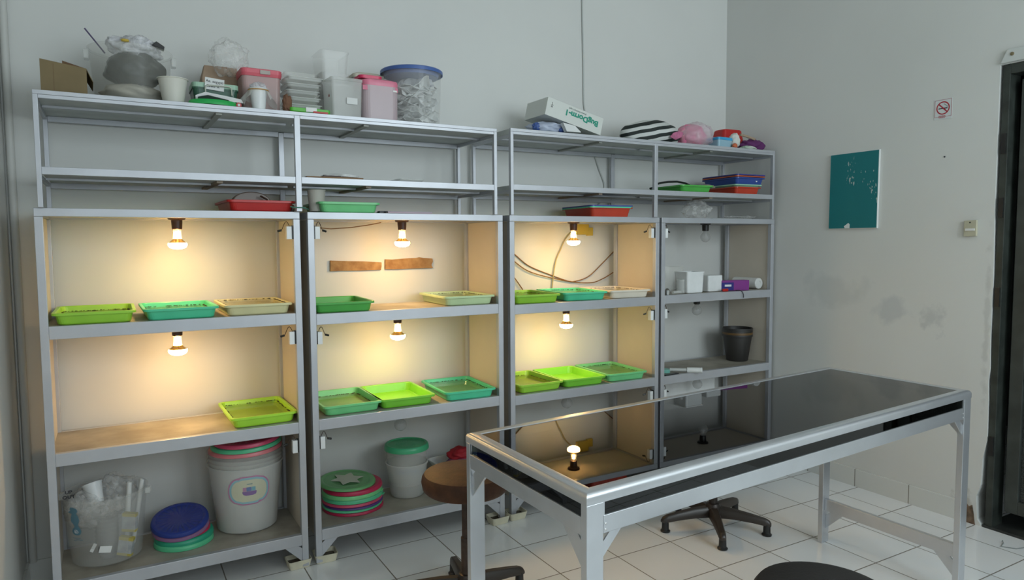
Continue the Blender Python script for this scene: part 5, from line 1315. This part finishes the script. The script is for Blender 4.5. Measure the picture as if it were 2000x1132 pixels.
# beige lidded container behind
x0, x1 = P(690, 160, y=0.25).x, P(752, 160, y=0.25).x
zq = P(715, 141, y=0.25).z
bl = thing('beige_container', 'beige-lidded container behind the pink jar on the left rack', 'container', ((x0 + x1) / 2, 0.305, ZT))
MB().loft([(0, (x1 - x0) * 0.42, 0.05, 0.015), (zq - ZT - 0.026, (x1 - x0) * 0.47, 0.055, 0.015)]).build('container_body', frost2, bl)
MB().loft([(zq - ZT - 0.0255, (x1 - x0) * 0.5, 0.058, 0.018), (zq - ZT - 0.010, (x1 - x0) * 0.5, 0.058, 0.018), (zq - ZT, (x1 - x0) * 0.36, 0.046, 0.018)]).build('container_lid', mat('beige_lid', (0.55, 0.52, 0.42), rough=0.4), bl)
# pink jar
yj = 0.03
x0, x1 = P(709, 195, y=yj).x, P(781, 195, y=yj).x
zj = P(745, 154, y=yj).z
pj = thing('pink_jar', 'rosy translucent canister with a pink domed lid beside the blue-lidded bucket', 'jar', ((x0 + x1) / 2, yj + 0.075, ZT))
jw = (x1 - x0) / 2; jh = zj - ZT
MB().loft([(0.001, jw * 0.94, 0.072, 0.03), (0.006, jw * 0.96, 0.074, 0.03), (jh - 0.030, jw * 0.985, 0.076, 0.03)], True, False).build('jar_body', mat('rosy_milky_plastic', (0.58, 0.46, 0.49), rough=0.3, alpha=0.85), pj)
MB().loft([(jh - 0.032, jw * 0.975, 0.075, 0.03), (jh - 0.018, jw, 0.078, 0.03), (jh - 0.006, jw * 0.97, 0.076, 0.03), (jh + 0.004, jw * 0.7, 0.05, 0.03), (jh + 0.007, jw * 0.3, 0.02, 0.015)], smooth=True).build('jar_lid', plastic('rose_pink_plastic', (0.72, 0.20, 0.30)), pj)
MB().box((jw * 0.62, -0.0775, jh - 0.052), (jw * 0.84, -0.0765, jh - 0.044)).build('sticker', paper_m, pj)
MB().box((-jw * 0.99, -0.074, jh - 0.052), (jw * 0.90, -0.0735, jh - 0.033)).build('pink_band', mat('rose_band', (0.66, 0.16, 0.26), rough=0.4), pj)
o = MB().loft([(0, jw * 0.62, 0.05, 0.02), (0.012, jw * 0.64, 0.052, 0.02), (0.017, jw * 0.55, 0.04, 0.02)], smooth=False).build('pan', plastic('hot_pink_plastic', (0.72, 0.03, 0.12)), None, (pj.location.x - jw * 0.35, pj.location.y + 0.02, ZT + jh + 0.0078)); tag(o, 'hot pink shallow bowl lying on the left of the domed pink canister lid', 'bowl'); o.name = 'pink_bowl'
# large bucket with a blue lid, full of papers
yy_ = 0.215
x0, x1 = P(742, 150, y=yy_).x, P(863, 150, y=yy_).x
cxq = (x0 + x1) / 2
rT = (863 - 742) / 2 * px((cxq, yy_, 2.05)) - 0.003
rBt = 0.86 * rT
zr = P(803, 124, y=yy_ - rT).z
lb_ = thing('lidded_bucket', 'large clear bucket with a blue lid stuffed with white papers on the left rack', 'bucket', (cxq, yy_, 0))
round_tub(MB(), ZT + 0.001, zr - 0.014, rT * 0.90, rT * 0.965).build('bucket_body', frost3, lb_)
MB().lathe([(0, zr - 0.006), (rT * 0.86, zr - 0.006), (rT * 0.90, zr), (rT * 0.99, zr), (rT + 0.003, zr - 0.004), (rT + 0.003, zr - 0.018), (rT + 0.0005, zr - 0.018), (rT * 0.97, zr - 0.010), (rT * 0.90, zr - 0.010), (rT * 0.86, zr - 0.030), (0, zr - 0.030)], n=56, cap=False).build('bucket_lid', mat('royal_lid', (0.06, 0.13, 0.38), rough=0.35), lb_)
rnd = random.Random(5)
def sheet(c, w_, d_, seed, rz, tilt, amp, label):
    n = 14; vs = []; fs = []
    for j in range(n + 1):
        for i in range(n + 1):
            x = (i / n - 0.5) * w_; y = (j / n - 0.5) * d_
            z = amp * (noise.noise(Vector((x * 14 + seed, y * 14, seed))) * 1.3 + abs(noise.noise(Vector((x * 30, y * 30 + seed, 3)))) * 0.6)
            vs.append((x, y, z))
    for j in range(n):
        for i in range(n):
            q = j * (n + 1) + i
            fs.append((q, q + 1, q + n + 2, q + n + 1))
    o = MB().add(vs, fs).build('paper_sheet', paper_m, None, c, rot=(tilt[0], tilt[1], rz))
    sm_ = o.modifiers.new('thickness', 'SOLIDIFY'); sm_.thickness = 0.0012
    return tag(o, label, 'paper', 'white papers stuffed in the blue-lidded bucket')
hb = zr - 0.04 - ZT
for k in range(17):
    t = k / 16
    zz = ZT + 0.022 + hb * 0.78 * t
    sheet((cxq + rnd.uniform(-0.01, 0.01), yy_ + rnd.uniform(-0.008, 0.008), zz), rT * 1.22, rT * 1.22, k * 3.1, rnd.uniform(0, 1.5), (rnd.uniform(-0.16, 0.16), rnd.uniform(-0.16, 0.16)), 0.030 if k % 4 else 0.05, 'white crumpled paper stuffed in the blue-lidded bucket')
for k, (ax, tl_) in enumerate(((0.6, 1.25), (0.9, 1.35))):
    sheet((cxq + 0.045 + 0.012 * k, yy_ - 0.04 - 0.01 * k, ZT + hb * (0.66 - 0.38 * k)), 0.085, 0.13, 70 + k, 0.5, (tl_, 0.2), 0.02, 'white crumpled paper stuffed in the blue-lidded bucket')

# ------------------------------------------------------------------ on top of the right rack
ZR = R2T + 0.0006
yx = 0.05
TLp, TRp, BLp = P(1071, 188.4, y=yx), P(1179, 231.5, y=yx), P(1060, 221, y=yx)
ux = Vector((TRp.x - TLp.x, 0, TRp.z - TLp.z)); Lb = ux.length; ux.normalize()
uz = Vector((-ux.z, 0, ux.x))
if uz.z < 0: uz = -uz
Hb = abs((TLp - BLp).dot(uz)); Db = 0.20
ang = math.atan2(ux.z, ux.x)
zmin_c = (TRp - uz * Hb).z
sh_ = max(0, ZR + 0.0005 - zmin_c)
bx = thing('insect_cage_box', 'long white carton printed in green, tipped upside down on a plastic bag', 'box', tuple(TLp - uz * Hb + Vector((0, 0, sh_))))
Mb = Matrix.Rotation(-ang, 4, 'Y')
MB().box((0, 0, 0), (Lb, Db, Hb)).xf(Mb).build('carton_body', mat('white_carton', (0.68, 0.70, 0.66), rough=0.45), bx, bevel=0.001)
F = Mb @ XM(Lb / 2 + 0.01, -0.0008, Hb / 2) @ RX(90) @ RZ(180)
text('BugDorm-1', Hb * 0.44, greentxt, bx, F @ XM(-0.032, -Hb * 0.10 + 0.004, 0), sx=1.12, bold=0.0016)
text('(Insect Rearing Cage)', Hb * 0.13, mat('grey_ink', (0.18, 0.24, 0.22), rough=0.6), bx, F @ XM(0.0, Hb * -0.33, 0), sx=1.1)
m = MB(); m.tube([(0.030, -0.0008, Hb * 0.80), (0.031, -0.0008, Hb * 0.64)], 0.0010, 5); m.tube([(0.024, -0.0008, Hb * 0.62), (0.038, -0.0008, Hb * 0.64)], 0.0010, 5)
m.box((0.026, -0.001, Hb * 0.50), (0.029, -0.0006, Hb * 0.58)); m.box((0.0315, -0.001, Hb * 0.50), (0.0345, -0.0006, Hb * 0.58))
m.xf(Mb).build('arrow_print', ink, bx)
bgm = mat('blue_printed_bag', (0.52, 0.58, 0.72), rough=0.35, alpha=0.9)
ob = crumple('plastic_bag', (P(1074, 245, y=0.09).x, 0.13, ZR + 0.034), (0.098, 0.09, 0.036), 71, bgm, 0.25, 'pale blue plastic bag crushed under the tipped white carton', 'bag', zmin=-0.030)
crumple('bag_print', (-0.082, -0.045, 0.002), (0.022, 0.02, 0.022), 72, mat('blue_ink_patch', (0.06, 0.12, 0.36), rough=0.4), 0.3, parent=ob)
crumple('bag_print', (0.050, -0.072, -0.008), (0.018, 0.014, 0.012), 73, mat('blue_ink_patch', (0.06, 0.12, 0.36)), 0.3, parent=ob)
q = [P(u, v, y=0.02) for u, v in ((1098, 240), (1121, 246), (1133, 259), (1105, 257))]
o = MB().prism([(p.x, max(p.z, ZR)) for p in q], 'y', 0.01, 0.035).build('paper_flap', paper_m); tag(o, 'torn white paper poking out under the tipped white carton', 'paper')
# striped bag
stm, nt, b = node_mat('striped_fabric')
b.inputs['Roughness'].default_value = 0.7
tc = nt.nodes.new('ShaderNodeTexCoord'); wv = nt.nodes.new('ShaderNodeTexWave')
wv.wave_type = 'BANDS'; wv.bands_direction = 'Z'; wv.inputs['Scale'].default_value = 8.2; wv.inputs['Distortion'].default_value = 0.9; wv.inputs['Detail'].default_value = 1; wv.inputs['Detail Scale'].default_value = 1.2
mpn = nt.nodes.new('ShaderNodeMapping'); mpn.inputs['Rotation'].default_value = (0, R(12), 0); mpn.inputs['Location'].default_value = (0, 0, 0.011)
rp = nt.nodes.new('ShaderNodeValToRGB'); rp.color_ramp.interpolation = 'CONSTANT'
rp.color_ramp.elements[0].position = 0; rp.color_ramp.elements[0].color = (0.012, 0.02, 0.018, 1)
rp.color_ramp.elements[1].position = 0.5; rp.color_ramp.elements[1].color = (0.62, 0.64, 0.62, 1)
nt.links.new(tc.outputs['Object'], mpn.inputs[0]); nt.links.new(mpn.outputs[0], wv.inputs['Vector']); nt.links.new(wv.outputs['Fac'], rp.inputs['Fac']); nt.links.new(rp.outputs[0], b.inputs['Base Color'])
xs = P(1276, 255, y=0.12).x
crumple('striped_bag', (xs, 0.14, ZR + 0.056), (0.195, 0.11, 0.080), 81, stm, 0.16, 'black and white striped fabric bag lying on the right rack top', 'bag', freq=1.5, zmin=-0.055)
pkm = mat('pink_bag', (0.80, 0.12, 0.32), rough=0.4, col2=(0.62, 0.30, 0.36), vscale=16)
crumple('pink_bag', (P(1352, 252, y=0.10).x, 0.12, ZR + 0.062), (0.096, 0.085, 0.074), 83, pkm, 0.15, 'bulging pink plastic bag beside the striped fabric bag', 'bag', zmin=-0.058)
crumple('clear_bag', (P(1359, 248, y=0.09).x, 0.09, ZR + 0.066), (0.105, 0.085, 0.076), 85, clear('pinkish_film', (0.78, 0.66, 0.72), 0.35, 0.15), 0.2, 'clear film wrapped round the bulging pink bag', 'bag', zmin=-0.062)
def petal(pts, label, m_, y):
    q = [P(u, v, y=y) for u, v in pts]
    return tag(MB().prism([(p.x, p.z) for p in q], 'y', y, y + 0.006).build('bag_handle', m_, bevel=0.002), label, 'handle')
petal([(1309, 267), (1316, 259), (1326, 256), (1336, 259), (1331, 268), (1320, 273)], 'pink gathered knot between the striped bag and the pink bag', mat('dusty_pink', (0.50, 0.14, 0.26), rough=0.6, var=0.3, vscale=30), 0.012)
# red tray, blue-lidded box, bags, cloth
xr_ = P(1426, 262, y=0.19).x
zr_ = P(1426, 250.5, y=0.14).z
o = MB().loft([(0, 0.105, 0.070, 0.02), (0.010, 0.105, 0.070, 0.02), (0.010, 0.098, 0.064, 0.02), (zr_ - ZR - 0.006, 0.074, 0.050, 0.02), (zr_ - ZR, 0.068, 0.045, 0.02)]).build('tray', redt, None, (xr_, 0.21, ZR), rot=(0, 0, R(-3))); tag(o, 'deep red tray turned upside down behind the blue-lidded box on the right rack', 'tray')
bq = thing('blue_lid_box', 'pale blue translucent box with a bright blue lid in front of the dark red tray', 'box', (P(1411, 275, y=0.05).x, 0.075, ZR), R(3))
MB().loft([(0, 0.056, 0.045, 0.012), (0.046, 0.060, 0.049, 0.012)], smooth=False).build('box_body', mat('pale_blue_clear', (0.34, 0.55, 0.66), rough=0.3, alpha=0.9), bq)
MB().loft([(0.0465, 0.062, 0.051, 0.012), (0.060, 0.062, 0.051, 0.012), (0.064, 0.050, 0.04, 0.012)], smooth=False).build('box_lid', plastic('sky_blue_plastic', (0.04, 0.36, 0.66)), bq)
crumple('white_bag', (P(1436, 266, y=0.04).x, 0.045, ZR + 0.048), (0.030, 0.03, 0.048), 91, mat('white_sack', (0.66, 0.67, 0.62), rough=0.5), 0.25, 'crumpled white paper bag right of the blue-lidded box', 'bag', zmin=-0.046)
crumple('orange_scrap', (P(1437, 283, y=0.005).x, 0.012, ZR + 0.014), (0.017, 0.012, 0.016), 93, mat('orange_cloth', (0.55, 0.13, 0.05), rough=0.6), 0.2, 'orange scrap under the crumpled white paper bag', 'scrap', zmin=-0.0135)
crumple('purple_cloth', (P(1470, 275, y=0.08).x, 0.09, ZR + 0.034), (0.088, 0.06, 0.040), 95, mat('purple_cloth', (0.12, 0.025, 0.12), rough=0.9, bump=0.4), 0.3, 'purple knitted cloth at the right end of the right rack top', 'cloth', zmin=-0.029)
crumple('white_cloth', (P(1466, 288, y=0.01).x, 0.025, ZR + 0.012), (0.058, 0.025, 0.012), 97, mat('green_print_cloth', (0.66, 0.67, 0.62), rough=0.8, col2=(0.30, 0.42, 0.32), vscale=28), 0.3, 'white cloth with green print in front of the purple cloth', 'cloth', zmin=-0.0115)
tag(MB().tube([P(1446, 263, y=0.06), P(1458, 266, y=0.055), P(1474, 272, y=0.05)], 0.0075, 10).build('tan_roll', mat('tan_fabric', (0.38, 0.28, 0.20), rough=0.9)), 'tan rolled fabric lying over the purple cloth', 'cloth')
